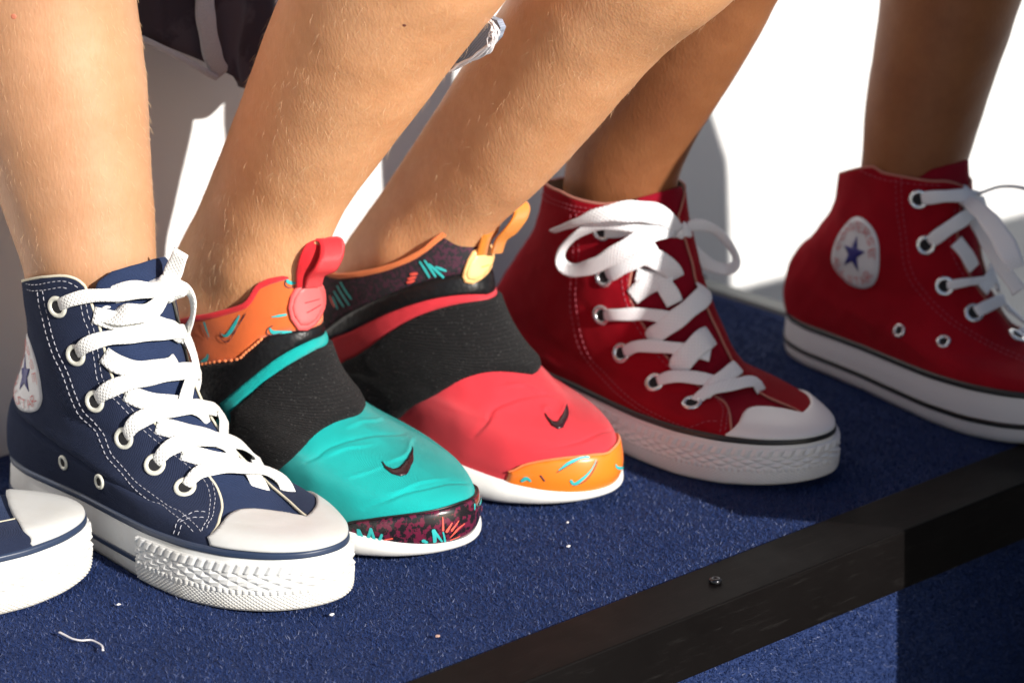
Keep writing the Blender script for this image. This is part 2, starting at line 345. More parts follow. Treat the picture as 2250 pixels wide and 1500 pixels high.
class Shoe:
    NT, NH = 141, 241
    def __init__(s, Hp, Tp, st, tmax, lat=0.0, seed=1, amp=0.0004, asym=(1.0, 1.0, 0.16, 0.26), creases=None):
        s.H, s.T = np.array(Hp, float), np.array(Tp, float); s.L = np.linalg.norm(s.T-s.H); s.d = (s.T-s.H)/s.L
        s.n = -np.cross([0, 0, 1.0], s.d); s.st = np.array(st, float); s.tmax = tmax; s.asym = asym
        # station rows: uF zF uB zB W k sag lateral
        s.ts = np.linspace(0, tmax, s.NT); s.hs = np.linspace(-PI, PI, s.NH)
        T, H = np.meshgrid(s.ts, s.hs, indexing='ij'); s.P = s.raw(T, H)
        s.calc_n()
        disp = amp*(vnoise(s.P, 22, seed) + 0.6*vnoise(s.P, 55, seed+1))*np.clip(T/1.0, 0, 1)*(1-0.92*np.clip((1.5-np.abs(H))/0.5, 0, 1)*np.clip((4.6-T)/1.5, 0, 1))
        if creases: disp = disp + creases(s, T, H)
        s.P = s.P + s.Nn*disp[..., None]; s.calc_n()
        nt, nh = s.NT, s.NH; V = s.P.reshape(-1, 3); i = np.arange(nt-1)[:, None]*nh + np.arange(nh-1)[None]
        i = i.ravel(); F = np.concatenate([np.stack([i, i+1, i+nh+1], 1), np.stack([i, i+nh+1, i+nh], 1)])
        s.tri = F; s.bvh = BVHTree.FromPolygons(V.tolist(), F.tolist())
        s.uvt = np.stack([H.ravel(), T.ravel()], 1); s.V = V
    def calc_n(s):
        P = s.P; dt = np.gradient(P, axis=0); Pw = np.concatenate([P[:, -2:-1], P, P[:, 1:2]], 1); dh = (Pw[:, 2:]-Pw[:, :-2])
        n = np.cross(dt, dh); n /= np.linalg.norm(n, axis=-1)[..., None]+1e-12
        c = P.mean((0, 1)); 
        if ((P-c)*n).sum(-1).mean() < 0: n = -n
        s.Nn = n
    def raw(s, T, H):
        q = crom(s.st, T); uF, zF, uB, zB, W, k, sag, lat = [q[..., i] for i in range(8)]
        sh = (1+np.cos(H))/2; fs = foot_signed(H); el = np.sin(H)
        toe = np.clip((np.pi*0.42-np.abs(H))/(np.pi*0.42), 0, 1)**0.7*np.clip(1-T/6, 0, 1)
        ins = np.exp(-((T-s.tmax*0.52)/(s.tmax*0.28))**2)
        a = np.where(H > 0, s.asym[0], s.asym[1]-s.asym[2]*ins-s.asym[3]*toe)
        wv = ((1-k)*fs + k*el)*a
        u = uB+(uF-uB)*sh; z = zB+(zF-zB)*sh + sag*np.sin(H)**2
        v = wv*W + lat
        return s.loc(u, v, z)
    def loc(s, u, v, z):
        u, v, z = (np.asarray(q, float)[..., None]*s.L for q in (u, v, z))
        return s.H + u*s.d + v*s.n + z*np.array([0, 0, 1.0])
    def S(s, th, t, off=0.0):
        th = (np.asarray(th, float)+PI) % (2*PI)-PI; t = np.clip(np.asarray(t, float), 0, s.tmax)
        x = (th+PI)/(2*PI)*(s.NH-1); y = t/s.tmax*(s.NT-1)
        i = np.clip(y.astype(int), 0, s.NT-2); j = np.clip(x.astype(int), 0, s.NH-2); fy = (y-i)[..., None]; fx = (x-j)[..., None]
        def g(A): return (A[i, j]*(1-fx)+A[i, j+1]*fx)*(1-fy)+(A[i+1, j]*(1-fx)+A[i+1, j+1]*fx)*fy
        n = g(s.Nn); n /= np.linalg.norm(n, axis=-1)[..., None]+1e-9
        return g(s.P)+n*np.asarray(off, float)[..., None] if np.ndim(off) else g(s.P)+n*off
    def Nrm(s, th, t): 
        a = s.S(th, t, 0.0); b = s.S(th, t, 1.0); return b-a
    def px(s, x, y):
        d = Vector(ray(x, y)); h = s.bvh.ray_cast(Vector(CAM), d)
        if h[0] is None:
            z0 = depth((s.H+s.T)/2); best = None
            for z in np.linspace(z0-0.16, z0+0.16, 65):
                q = at_depth(x, y, z); r = s.bvh.find_nearest(Vector(q))
                if best is None or r[3] < best[3]: best = r
            h = best
        p, fi = np.array(h[0]), h[2]; a, b, c = s.tri[fi]; A, B, Cc = s.V[a], s.V[b], s.V[c]
        v0, v1, v2 = B-A, Cc-A, p-A; d00, d01, d11, d20, d21 = v0@v0, v0@v1, v1@v1, v2@v0, v2@v1; den = d00*d11-d01*d01
        if abs(den) < 1e-18: w = (1, 0, 0)
        else:
            v = (d11*d20-d01*d21)/den; ww = (d00*d21-d01*d20)/den; w = (1-v-ww, v, ww)
        return w[0]*s.uvt[a]+w[1]*s.uvt[b]+w[2]*s.uvt[c]
    def pxl(s, pts): return np.array([s.px(*q[:2]) for q in pts])
    # ---- patches
    def patch(s, name, poly, off, m, parent, step=0.0025, skirt=True, depthk=0.0015, relief=None, edge=0.0006, label=None):
        poly = np.asarray(poly, float); sa, sb = 0.07, s.L*0.075
        Q = poly*[sa, sb]; B = []
        for a, b in zip(Q, np.roll(Q, -1, 0)):
            k = max(1, int(np.linalg.norm(b-a)/step)); 
            for i in range(k): B.append(a+(b-a)*i/k)
        B = np.array(B); nb = len(B)
        lo, hi = B.min(0), B.max(0); gx = np.arange(lo[0]+step*.37, hi[0], step); gy = np.arange(lo[1]+step*.41, hi[1], step)
        G = np.array(np.meshgrid(gx, gy)).reshape(2, -1).T
        if len(G):
            ins = np.zeros(len(G), bool); x, y = G[:, 0], G[:, 1]; md = np.full(len(G), 9.)
            for a, b in zip(B, np.roll(B, -1, 0)):
                c = (a[1] > y) != (b[1] > y); xi = (b[0]-a[0])*(y-a[1])/(b[1]-a[1]+1e-15)+a[0]; ins ^= c & (x < xi)
                e = b-a; tt = np.clip(((G-a)@e)/(e@e+1e-15), 0, 1); md = np.minimum(md, np.linalg.norm(G-a-tt[:, None]*e, axis=1))
            keep = ins & (md > step*0.45); G = G[keep]
        allp = np.r_[B, G] if len(G) else B
        r = delaunay_2d_cdt([Vector(p) for p in allp], [], [list(range(nb))], 1, 1e-7)
        vp = np.array([v[:] for v in r[0]]); F = [list(f) for f in r[2]]
        orig = r[3]; isb = np.array([any(o < nb for o in q) for q in orig])
        th, t = vp[:, 0]/sa, vp[:, 1]/sb; o = np.full(len(vp), float(off))
        if relief is not None: o = o+relief(th, t, s)
        o = np.where(isb, o-min(edge, abs(off)*0.5), o)
        V = s.S(th, t, o); uv = vp
        nn = s.S(th, t, 1.0)-s.S(th, t, 0.0)
        # orient
        F2 = []
        for f in F:
            fn = np.cross(V[f[1]]-V[f[0]], V[f[2]]-V[f[0]]); F2.append(f if fn @ nn[f[0]] > 0 else f[::-1])
        F = F2
        if skirt:
            cnt = {}
            for f in F:
                for a, b in zip(f, f[1:]+f[:1]): cnt[(a, b)] = 1
            V2 = s.S(th, t, o-depthk); k = len(V); idx = {}; add = []; au = []
            for (a, b) in list(cnt):
                if (b, a) not in cnt:
                    for q in (a, b):
                        if q not in idx: idx[q] = k+len(add); add.append(V2[q]); au.append(uv[q])
                    F.append([b, a, idx[a], idx[b]])
            if add: V = np.r_[V, add]; uv = np.r_[uv, au]
        o_ = mesh(name, V, F, m, parent, uv=uv)
        if label: o_['label'] = label
        return o_
    def full(s, name, t0, t1, off, m, parent, nt=60, nh=160):
        T, H = np.meshgrid(np.linspace(t0, t1, nt), np.linspace(-PI, PI, nh+1)[:-1], indexing='ij')
        V = s.S(H, T, off).reshape(-1, 3); F = []
        for i in range(nt-1):
            for j in range(nh): F.append([i*nh+j, i*nh+(j+1) % nh, (i+1)*nh+(j+1) % nh, (i+1)*nh+j])
        uv = np.stack([H.ravel()*0.07, T.ravel()*s.L*0.075], 1)
        return mesh(name, V, F, m, parent, uv=uv)
    def band_curve(s, pts, smooth=40, gap=0.0, deg=0):
        """curve over the instep, traced on the visible side and mirrored to the hidden side; th from + to -"""
        return mirror_curve(resample(s.pxl(pts), smooth), gap, deg)
    # ---- ribbons along the surface
    def p3(s, x, y, lift):
        th, t = s.px(x, y); a = s.S(th, t, 0.0); n = s.S(th, t, 1.0)-a; return a+n*lift, n
    def free(s, x, y, v=0.0):
        """point on the pixel's ray in the shoe's own upright lengthwise plane, shifted sideways by v"""
        return plane_hit(x, y, s.H+s.n*v, s.n)

def ribbon(name, C, W, Nr, th, m, parent, n=None, close=False, uvl=True, flat=0.5, label=None):
    C = np.asarray(C, float); k = len(C); W = np.broadcast_to(np.asarray(W, float), (k,)); Nr = np.asarray(Nr, float)
    n = n or max(12, 7*k)
    A = resample(np.c_[C, W[:, None], Nr], n); C, W, Nr = A[:, :3], A[:, 3], A[:, 4:7]
    T = np.gradient(C, axis=0); T /= np.linalg.norm(T, axis=1)[:, None]+1e-12
    Nr = Nr-T*(Nr*T).sum(1)[:, None]; Nr /= np.linalg.norm(Nr, axis=1)[:, None]+1e-12; B = np.cross(T, Nr)
    prof = [(-1, 0), (-.93, .7), (-.6, .95), (0, 1.05), (.6, .95), (.93, .7), (1, 0), (.93, -.7), (.5, -.9), (-.5, -.9), (-.93, -.7)]
    kk = len(prof); V = []; uv = []; s_ = np.r_[0, np.cumsum(np.linalg.norm(np.diff(C, axis=0), axis=1))]
    for i in range(n):
        wob = 1+0.05*math.sin(s_[i]*310+k)
        for a, b in prof: V.append(C[i]+B[i]*a*W[i]/2*wob+Nr[i]*b*th/2); uv.append((s_[i], a*W[i]/2))
    F = []
    for i in range(n-1):
        for j in range(kk): F.append([i*kk+j, (i+1)*kk+j, (i+1)*kk+(j+1) % kk, i*kk+(j+1) % kk])
    F.append(list(range(kk))); F.append(list(range((n-1)*kk, n*kk))[::-1])
    o = mesh(name, V, F, m, parent, uv=uv)
    if label: o['label'] = label
    return o
def surf_lace(s, pts, wpx, m, parent, lift=0.0032, th=0.0016, name='lace', ends=(None, None), mixc=0.25):
    C, Nr, W = [], [], []
    for i, q in enumerate(pts):
        l = q[2] if len(q) > 2 and q[2] is not None else lift; P, n = s.p3(q[0], q[1], l)
        C.append(P); Nr.append(n*(1-mixc)-FW*mixc); W.append((q[3] if len(q) > 3 else wpx)*depth(P)/FPX)
    return ribbon(name, C, W, Nr, th, m, parent)
def free_lace(s, pts, m, parent, th=0.0016, name='lace', n=None):
    """pts: x, y, sideways offset in m, width in px, roll in degrees about the ribbon"""
    C = np.array([s.free(q[0], q[1], q[2]) for q in pts]); T = np.gradient(C, axis=0); Nr, W = [], []
    for q, c, t in zip(pts, C, T):
        t = t/np.linalg.norm(t); a = -FW-t*(-FW@t); a /= np.linalg.norm(a); b = np.cross(t, a); r = math.radians(q[4])
        Nr.append(a*math.cos(r)+b*math.sin(r)); W.append(q[3]*depth(c)/FPX)
    return ribbon(name, C, W, Nr, th, m, parent, n=n)
def eyelet(s, x, y, r, m, parent, off=0.0016, tube=0.0014, up=(0, 0, 1)):
    th, t = s.px(x, y); return eyelet_at(s, th, t, r, m, parent, off, tube)
def eyelet_at(s, th, t, r, m, parent, off=0.0022, tube=0.0014):
    c = s.S(th, t, off); n = s.S(th, t, off+1.0)-c; n /= np.linalg.norm(n); a = np.cross(n, [0, 0, 1.0]); a /= np.linalg.norm(a); b = np.cross(n, a)
    V, F = [], []; A, Bn = 32, 10
    for i in range(A):
        f = 2*PI*i/A; e = a*math.cos(f)+b*math.sin(f)
        for j in range(Bn):
            g = 2*PI*j/Bn; V.append(c+e*(r-tube+tube*math.cos(g))+n*(tube*0.75*math.sin(g)))
    for i in range(A):
        for j in range(Bn): F.append([i*Bn+j, ((i+1) % A)*Bn+j, ((i+1) % A)*Bn+(j+1) % Bn, i*Bn+(j+1) % Bn])
    o = mesh('eyelet', V, F, m, parent)
    V = [c+n*0.0002]+[c+(a*math.cos(2*PI*i/24)+b*math.sin(2*PI*i/24))*(r-tube)+n*0.0002 for i in range(24)]
    mesh('hole', V, [[0, 1+i, 1+(i+1) % 24] for i in range(24)], M['hole'], o, smooth=False)
    return o
def stitches(s, lines, off, m, parent, dl=0.0026, gap=0.0011, w=0.00034, params=False):
    V, F = [], []
    for ln in lines:
        Q = np.asarray(ln, float) if params else s.pxl(ln)
        Q = resample(Q, 120); C = s.S(Q[:, 0], Q[:, 1], off); Nn = s.S(Q[:, 0], Q[:, 1], off+1.0)-C
        L = np.r_[0, np.cumsum(np.linalg.norm(np.diff(C, axis=0), axis=1))]; p = 0.0
        while p+dl < L[-1]:
            q = [p, p+dl*.25, p+dl*.75, p+dl]; g = lambda A, x: np.array([np.interp(x, L, A[:, k]) for k in range(3)])
            pts = [g(C, x) for x in q]; n = g(Nn, p+dl/2); n /= np.linalg.norm(n); t = pts[3]-pts[0]; t /= np.linalg.norm(t)+1e-9; b = np.cross(t, n)
            t_ = [(-0.0003, .5), (0.00012, 1), (0.00012, 1), (-0.0003, .5)]; base = len(V)
            for pp, (h, ww) in zip(pts, t_):
                for (x, y) in ((-1, -.6), (0, .9), (1, -.6)): V.append(pp+b*w*ww*x+n*(h+w*y))
            for i in range(3):
                for j in range(3): F.append([base+i*3+j, base+i*3+(j+1) % 3, base+(i+1)*3+(j+1) % 3, base+(i+1)*3+j])
            p += dl+gap
    o = mesh('stitching', V, F, m, parent); return props(o, kind='stuff')
def stroke(s, pts, wpx, m, parent, name='print', off=0.0004, params=None):
    Q = s.pxl(pts) if params is None else np.asarray(params, float); Q = resample(Q, max(6, 5*len(Q)))
    C = s.S(Q[:, 0], Q[:, 1], off); n = s.S(Q[:, 0], Q[:, 1], off+1.0)-C; n /= np.linalg.norm(n, axis=1)[:, None]; T = np.gradient(C, axis=0); T /= np.linalg.norm(T, axis=1)[:, None]+1e-9
    B = np.cross(T, n); k = len(C); w = np.array(wpx if hasattr(wpx, '__len__') else [wpx]*2, float)
    W = np.interp(np.linspace(0, 1, k), np.linspace(0, 1, len(w)), w)*depth(C[0])/FPX/2
    V = []; F = []
    for i in range(k): V += [C[i]-B[i]*W[i], C[i]+n[i]*0.0001, C[i]+B[i]*W[i]]
    for i in range(k-1):
        for j in (0, 1): F.append([3*i+j, 3*i+j+1, 3*i+j+4, 3*i+j+3])
    # rounded ends
    for e, sg in ((0, -1), (k-1, 1)):
        b0 = len(V); 
        for a in np.linspace(-PI/2, PI/2, 7): V.append(C[e]+B[e]*W[e]*math.sin(a)+T[e]*sg*W[e]*math.cos(a))
        V.append(C[e]); F += [[b0+i, b0+i+1, b0+7] for i in range(6)]
    return mesh(name, V, F, m, parent)

# ---- sole walls
class Sole:
    def __init__(s, sh, out=0.002, lip=0.004, spring=0.02, heel=0.0, flare=0.0, bulge=0.001, toe_in=0.0, lift=0.0):
        s.lift = lift; s.sh, s.out, s.lip, s.spring, s.flare, s.bulge, s.heel, s.toe_in = sh, out, lip, spring, flare, bulge, heel, toe_in
        th = np.linspace(-PI, PI, 721); P = sh.S(th, np.zeros(721)); d = np.gradient(P, axis=0); d[0] = d[-1] = (d[1]+d[-2])/2
        n = np.cross(d, [0, 0, 1.0]); n /= np.linalg.norm(n, axis=1)[:, None]+1e-12
        if ((P-P.mean(0))*n).sum() < 0: n = -n
        ker = np.ones(15)/15
        for k in range(3): n[:, k] = np.convolve(np.r_[n[-8:-1, k], n[:, k], n[1:8, k]], ker, 'valid')
        n[:, 2] = 0; n /= np.linalg.norm(n, axis=1)[:, None]
        s.th, s.P, s.n = th, P, n; s.arc = np.r_[0, np.cumsum(np.linalg.norm(np.diff(P, axis=0), axis=1))]
    def q(s, th, h, off=0.0):
        """wall point: h 0 bottom .. 1 top, off outward"""
        th = (np.asarray(th, float)+PI) % (2*PI)-PI; g = lambda A: np.stack([np.interp(th, s.th, A[:, k]) for k in range(3)], -1)
        P, n = g(s.P), g(s.n); sh = (1+np.cos(th))/2; h = np.asarray(h, float)
        zb = s.spring*np.clip((sh-0.70)/0.30, 0, 1)**2*s.sh.L + s.heel*np.clip((0.06-sh)/0.06, 0, 1)*s.sh.L + 0.0006 + s.lift
        zt = P[..., 2]+s.lip; z = zb+(zt-zb)*h
        o = s.out+s.flare*(1-h)+s.bulge*np.sin(PI*np.clip(h, 0, 1))-0.0018*np.exp(-h/0.06)-s.toe_in*np.clip((sh-.9)/.1, 0, 1)*(1-h)+off
        out = P+n*o[..., None]; out[..., 2] = z; return out
    def arcl(s, th): return np.interp((np.asarray(th)+PI) % (2*PI)-PI, s.th, s.arc)
    def strip(s, name, th0, th1, h0, h1, off, m, parent, nth=200, nh=8, relief=None, back=0.0012, inner=True):
        closed = abs((th1-th0)-2*PI) < 1e-6
        A = np.linspace(th0, th1, nth+1)[:-1] if closed else np.linspace(th0, th1, nth)
        Hh = np.linspace(h0, h1, nh) if not callable(h1) else None
        T, H = np.meshgrid(A, np.linspace(0, 1, nh), indexing='ij')
        hh = (h0(T) if callable(h0) else h0)+((h1(T) if callable(h1) else h1)-(h0(T) if callable(h0) else h0))*H
        o = np.full(T.shape, float(off))
        if relief is not None: o = o+relief(s.arcl(T), hh)
        V = s.q(T, hh, o); i0 = s.q(T[:, :1], hh[:, :1], off-back-0*hh[:, :1]); i1 = s.q(T[:, -1:], hh[:, -1:], off-back+0*hh[:, -1:])
        V = np.concatenate([i0, V, i1], 1); k = nh+2; nr = V.shape[0]; uv = np.stack([np.repeat(s.arcl(A)[:, None], k, 1), np.repeat(np.linspace(0, .04, k)[None], nr, 0)], -1).reshape(-1, 2)
        V = V.reshape(-1, 3); F = []
        for i in range(nr if closed else nr-1):
            j = (i+1) % nr
            for c in range(k-1): F.append([i*k+c, j*k+c, j*k+c+1, i*k+c+1])
        if not closed: F.append(list(range(k))); F.append(list(range((nr-1)*k, nr*k))[::-1])
        return mesh(name, V, F, m, parent, uv=uv)
    def body(s, name, m, parent, nth=240, nh=14, rows=None):
        """closed wall with bottom and a ledge running under the upper"""
        A = np.linspace(-PI, PI, nth+1)[:-1]; rows = np.linspace(0, .975, nh); V = []
        T, H = np.meshgrid(A, rows, indexing='ij'); W = s.q(T, H)
        ib = s.q(A, np.zeros(nth), -0.006); it = s.q(A, np.full(nth, .975), -s.out-0.004)
        W = np.concatenate([ib[:, None], W, it[:, None]], 1); k = nh+2; V = W.reshape(-1, 3).tolist(); F = []
        for i in range(nth):
            j = (i+1) % nth
            for c in range(k-1): F.append([i*k+c, j*k+c, j*k+c+1, i*k+c+1])
        c0 = len(V); c = s.q(A, np.zeros(nth), -0.006)
        # bottom: pair points left and right
        for i in range(nth//2): 
            a, b = i, (nth-i) % nth; a2, b2 = i+1, nth-i-1
            if a != b and a2 != b2: F.append([a*k, a2*k, b2*k, b*k])
        return mesh(name, V, F, m, parent)
def chuck_relief(a, h):
    """moulded toe bumper: diagonal ribs, two rows of pyramids, beads, fine diamonds"""
    fr = lambda x: x-np.floor(x); tri = lambda x: 1-2*np.abs(fr(x)-.5)
    r = np.zeros_like(h)
    m1 = (h > .66) & (h < .80); r = np.where(m1, 0.0012*np.clip(tri(a/0.0058+h*2.6)*1.6, 0, 1), r)
    q = (h-.375)/.15; p = a/0.0108; u, v = p+q, p-q
    d = 1-2*np.maximum(np.abs(fr(u)-.5), np.abs(fr(v)-.5)); m2 = (h >= .38) & (h <= .65); r = np.where(m2, 0.0017*d-0.0002, r)
    m3 = (h > .31) & (h < .37); r = np.where(m3, 0.0009*np.clip(tri(a/0.0036)*1.5, 0, 1), r)
    g = (h-.02)/.066; p = a/0.0030; u, v = p+g, p-g
    d2 = 1-2*np.maximum(np.abs(fr(u)-.5), np.abs(fr(v)-.5)); m4 = (h > .03) & (h < .30); r = np.where(m4, 0.00085*d2, r)
    return r
def ell_poly(s, cx, cy, rx, ry, rot=0, n=40, f=None):
    o = []
    for i in range(n):
        a = 2*PI*i/n; x, y = rx*math.cos(a), ry*math.sin(a); c, q = math.cos(rot), math.sin(rot); o.append((cx+x*c-y*q, cy+x*q+y*c))
    return o

# high-top stations (uF zF uB zB W k sag lat), unit = shoe length
CHUCK = [(0.972, .124, .015, .090, .170, 0, -.004, 0), (.974, .139, -.004, .110, .168, 0, -.001, 0), (.942, .149, -.010, .134, .163, .05, .003, 0), (.868, .154, -.010, .160, .155, .15, .006, 0),
         (.775, .163, -.004, .190, .146, .3, .006, 0), (.68, .196, .004, .226, .138, .5, .004, 0), (.595, .260, .016, .273, .132, .7, 0, 0), (.525, .333, .034, .330, .134, .85, 0, 0),
         (.485, .412, .056, .390, .136, 1, 0, 0), (.45, .49, .076, .445, .140, 1, 0, 0), (.432, .555, .090, .492, .144, 1, 0, 0), (.422, .615, .098, .535, .147, 1, 0, 0)]
CHUCK_N = [list(r) for r in CHUCK]
for i_, u_ in {5: .012, 6: .040, 7: .078, 8: .098, 9: .105, 10: .106, 11: .106}.items(): CHUCK_N[i_][2] = u_
CHUCK_R = [list(r) for r in CHUCK]
for i_, (u_, f_) in {3: (-.006, .0), 4: (.012, .015), 5: (.036, .035), 6: (.075, .058), 7: (.12, .074), 8: (.162, .08), 9: (.19, .08), 10: (.205, .08), 11: (.21, .08)}.items():
    CHUCK_R[i_][2] = u_; CHUCK_R[i_][0] += f_; CHUCK_R[i_][4] *= .93
for i_, z_ in {0: .098, 1: .110, 2: .120, 3: .128, 4: .142, 5: .180}.items(): CHUCK_R[i_][1] = z_
for i_ in range(3): CHUCK_R[i_][3] -= .010
CHUCK_F = [list(r) for r in CHUCK]
for i_, (u_, w_) in {5: (.010, .136), 6: (.045, .130), 7: (.105, .124), 8: (.150, .120), 9: (.172, .118), 10: (.185, .118), 11: (.19, .12)}.items(): CHUCK_F[i_][2] = u_; CHUCK_F[i_][0] += {5: .01, 6: .03, 7: .055, 8: .072, 9: .082, 10: .086, 11: .088}[i_]; CHUCK_F[i_][4] = w_*(1.0 if i_ < 7 else 1.12)
def chuck_sole(sh, root, rubm, stripem, th_near, th_far, lower=True, seam=None, spring=0.02, cleanm=None):
    so_ = Sole(sh, out=0.0030, lip=0.0045, spring=spring, flare=0.0012, bulge=0.0006)
    so_.body('sole', rubm, root)
    so_.strip('pinstripe', -PI, PI, .90, 1.0, 0.0006, stripem, root, nh=4, back=0.003)
    if lower:
        so_.strip('foxing_stripe', th_near+0.01, 2*PI-th_far-0.01, .30, .40, 0.0006, stripem, root, nh=4)
    b = so_.strip('toe_bumper', -th_far, th_near, .0, .81, 0.0012, cleanm or rubm, root, nth=640, nh=100, relief=chuck_relief, back=0.0025)
    return so_
# ------------------------------------------------------------------ navy high-top (in front, seen whole)
def wr(p): return (np.asarray(p)+PI) % (2*PI)-PI
def chuck(name_loc, sh, feats, mats, label, group, relief=None, th_b=(1.2, 1.2)):
    root = empty('high_top_sneaker', tuple((sh.H+sh.T)/2), label, 'sneaker', group)
    cm, tm, lm, em, thm, rm, sm, cap = mats
    # tongue and vamp
    F = feats
    tn, tf = F['throat_near'], F['throat_far']        # arrays (th,t) bottom to top; far has negative th
    tt = F.get('tongue_top', 10.75); wid = F.get('tongue_w', 0.62)
    pn = [(1.15, 0.02), (1.15, 2.2), (wid+0.42, 4), (wid+0.30, 6), (wid+0.22, 8), (wid+.22, tt-0.8), (wid+.1, tt-.3), (wid-.12, tt-.05), (wid-.4, tt)]
    poly = pn + [(-a, b) for a, b in pn[::-1]]
    sh.patch('tongue', poly, 0.0, tm, root, step=0.003, depthk=0.0018)
    # quarters: one canvas piece round the heel, cut at the collar
    coll = F['collar']                                # (th,t) from near throat top round the heel to far throat top, th increasing past pi
    far = np.array(tf); far = np.c_[far[:, 0]+2*PI, far[:, 1]]
    e0 = tn[0][0]; e1 = far[0][0]
    bottom = [(x, 0.02) for x in np.linspace(e1, e0, 60)]
    Q = np.r_[np.array(tn), np.array(coll), far[::-1], np.array(bottom)]
    sh.patch('quarter', Q, 0.0018, cm, root, step=0.0028, depthk=0.0006, edge=0.0003, relief=F.get('relief'))
    sh.patch('lining', Q, 0.0011, M['lining'], root, step=0.005, depthk=0.0008, edge=0)
    # raw cream edges of the throat and the collar
    for ln, nm in ((tn, 'throat_edge'), (far, 'throat_edge'), (coll, 'collar_edge')):
        ln = resample(ln, 60); C = sh.S(ln[:, 0], ln[:, 1], 0.0012); n = sh.S(ln[:, 0], ln[:, 1], 1.0)-C
        ribbon(nm, C, 0.0014, n, 0.0013, F.get('edge_mat', M['cream']), root, n=140)
    sh.patch('toe_cap', F['cap'], 0.0033, cap, root, step=0.0016, edge=0.0005, depthk=0.0035)
    for (x, t) in F['eyelets']: eyelet_at(sh, x, t, F.get('er', 0.0062), em, root)
    for (x, t) in F.get('vents', []): eyelet_at(sh, x, t, F.get('vr', 0.0045), em, root, tube=0.0011)
    stitches(sh, F['stitch'], 0.0020, thm, root, params=True, w=F.get('sw', 0.00024))
    return root
def cap_poly(sh, pts, mir_from=None):
    top = trace_curve(sh.pxl(pts), 1.0); top[:, 1] = np.maximum(top[:, 1], .95); return np.r_[top, [(x, 0.9) for x in np.linspace(top[-1, 0], top[0, 0], 40)]]
def badge(sh, root, thc, tc, rm, star_rot=0.0, sgn_=1):
    """round ankle badge: white disc, ring of red letters, blue star"""
    a, b = rm/0.068, rm/(sh.L*0.066)
    P = lambda r, q: (thc-r*a*math.cos(q)*sgn_, tc+r*b*math.sin(q))
    sh.patch('ankle_badge', [P(1, 2*PI*i/48) for i in range(48)], 0.0027, M['badge'], root, step=0.003, edge=0.0004)
    star = []
    for i in range(10):
        q = PI/2+star_rot+i*PI/5; star.append(P(0.5 if i % 2 == 0 else 0.2, q))
    sh.patch('badge_star', star, 0.0031, M['badgeblue'], root, step=0.003, edge=0, depthk=0.0003)
    # lettering ring CONVERSE over ALL STAR, drawn as strokes
    G = {'C': [[(1, .85), (.5, 1), (0, .6), (0, .4), (.5, 0), (1, .15)]], 'O': [[(.5, 1), (0, .6), (0, .4), (.5, 0), (1, .4), (1, .6), (.5, 1)]], 'N': [[(0, 0), (0, 1), (1, 0), (1, 1)]],
         'V': [[(0, 1), (.5, 0), (1, 1)]], 'E': [[(1, 1), (0, 1), (0, 0), (1, 0)], [(0, .5), (.8, .5)]], 'R': [[(0, 0), (0, 1), (.8, .95), (.9, .7), (.7, .5), (0, .5), (1, 0)]],
         'S': [[(1, .9), (.5, 1), (.05, .75), (.9, .3), (.5, 0), (0, .1)]], 'A': [[(0, 0), (.5, 1), (1, 0)], [(.2, .4), (.8, .4)]], 'L': [[(0, 1), (0, 0), (1, 0)]], 'T': [[(0, 1), (1, 1)], [(.5, 1), (.5, 0)]]}
    def ring(txt, q0, q1, r0, r1, flip):
        k = len(txt)
        for i, chh in enumerate(txt):
            if chh not in G: continue
            qa = q0+(q1-q0)*i/k; qb = q0+(q1-q0)*(i+0.72)/k
            for ln in G[chh]:
                Q = [P((r0+(r1-r0)*y) if not flip else (r1-(r1-r0)*y), qa+(qb-qa)*x) for x, y in ln]
                D = []
                for u, v in zip(Q[:-1], Q[1:]): D += [tuple(np.array(u)+(np.array(v)-u)*f) for f in (0, .5)]
                D.append(Q[-1]); stroke(sh, None, 2.3, M['badgered'], root, 'badge_letter', 0.0032, params=D)
    ring('CONVERSE', PI*1.02, -0.02*PI, .66, .88, False)
    ring('ALLSTAR', PI*1.12, PI*1.88, .66, .88, True)

def navy_creases(s, T, H):
    g = lambda t0, h0, st, shh: np.exp(-((T-t0)/st)**2-((H-h0)/shh)**2)
    d = -0.0028*np.exp(-((T-3.9-0.9*(H-1.5))/0.28)**2)*np.clip(np.exp(-((H-1.9)/0.8)**2), 0, 1)
    d = d + 0.0012*np.exp(-((T-4.6-0.9*(H-1.5))/0.5)**2)*np.exp(-((H-1.9)/0.7)**2)
    d = d - 0.0012*np.exp(-((T-6.1-0.4*(H-1.3))/0.22)**2)*np.exp(-((H-1.3)/0.5)**2)
    return d
nv = Shoe(gnd(63, 1062), gnd(750, 1345), CHUCK_N, 11.0, seed=3, creases=navy_creases)
NT_ = [(464, 1184), (470, 1172), (482, 1145), (488, 1115), (482, 1088), (470, 1064), (446, 1034), (416, 1002), (384, 970), (344, 934), (316, 900), (280, 867), (250, 830), (232, 770), (222, 724), (208, 682), (188, 627)]
FT_ = [(719, 1166), (695, 1151), (662, 1130), (629, 1100), (599, 1075), (578, 1056), (557, 1033), (536, 1007), (515, 968), (494, 926), (473, 884), (449, 845), (428, 806), (412, 786), (402, 758), (396, 722), (384, 690), (376, 658), (368, 620)]
def chuck_feats(sh, near, far, collar_px, far_mir=True):
    tn = resample(sh.pxl(near), 40); tf = resample(sh.pxl(far), 40)
    tf[:, 0] = np.minimum(wr(tf[:, 0]), -0.12)
    return tn, tf
tn, tf = chuck_feats(nv, NT_, FT_, None)
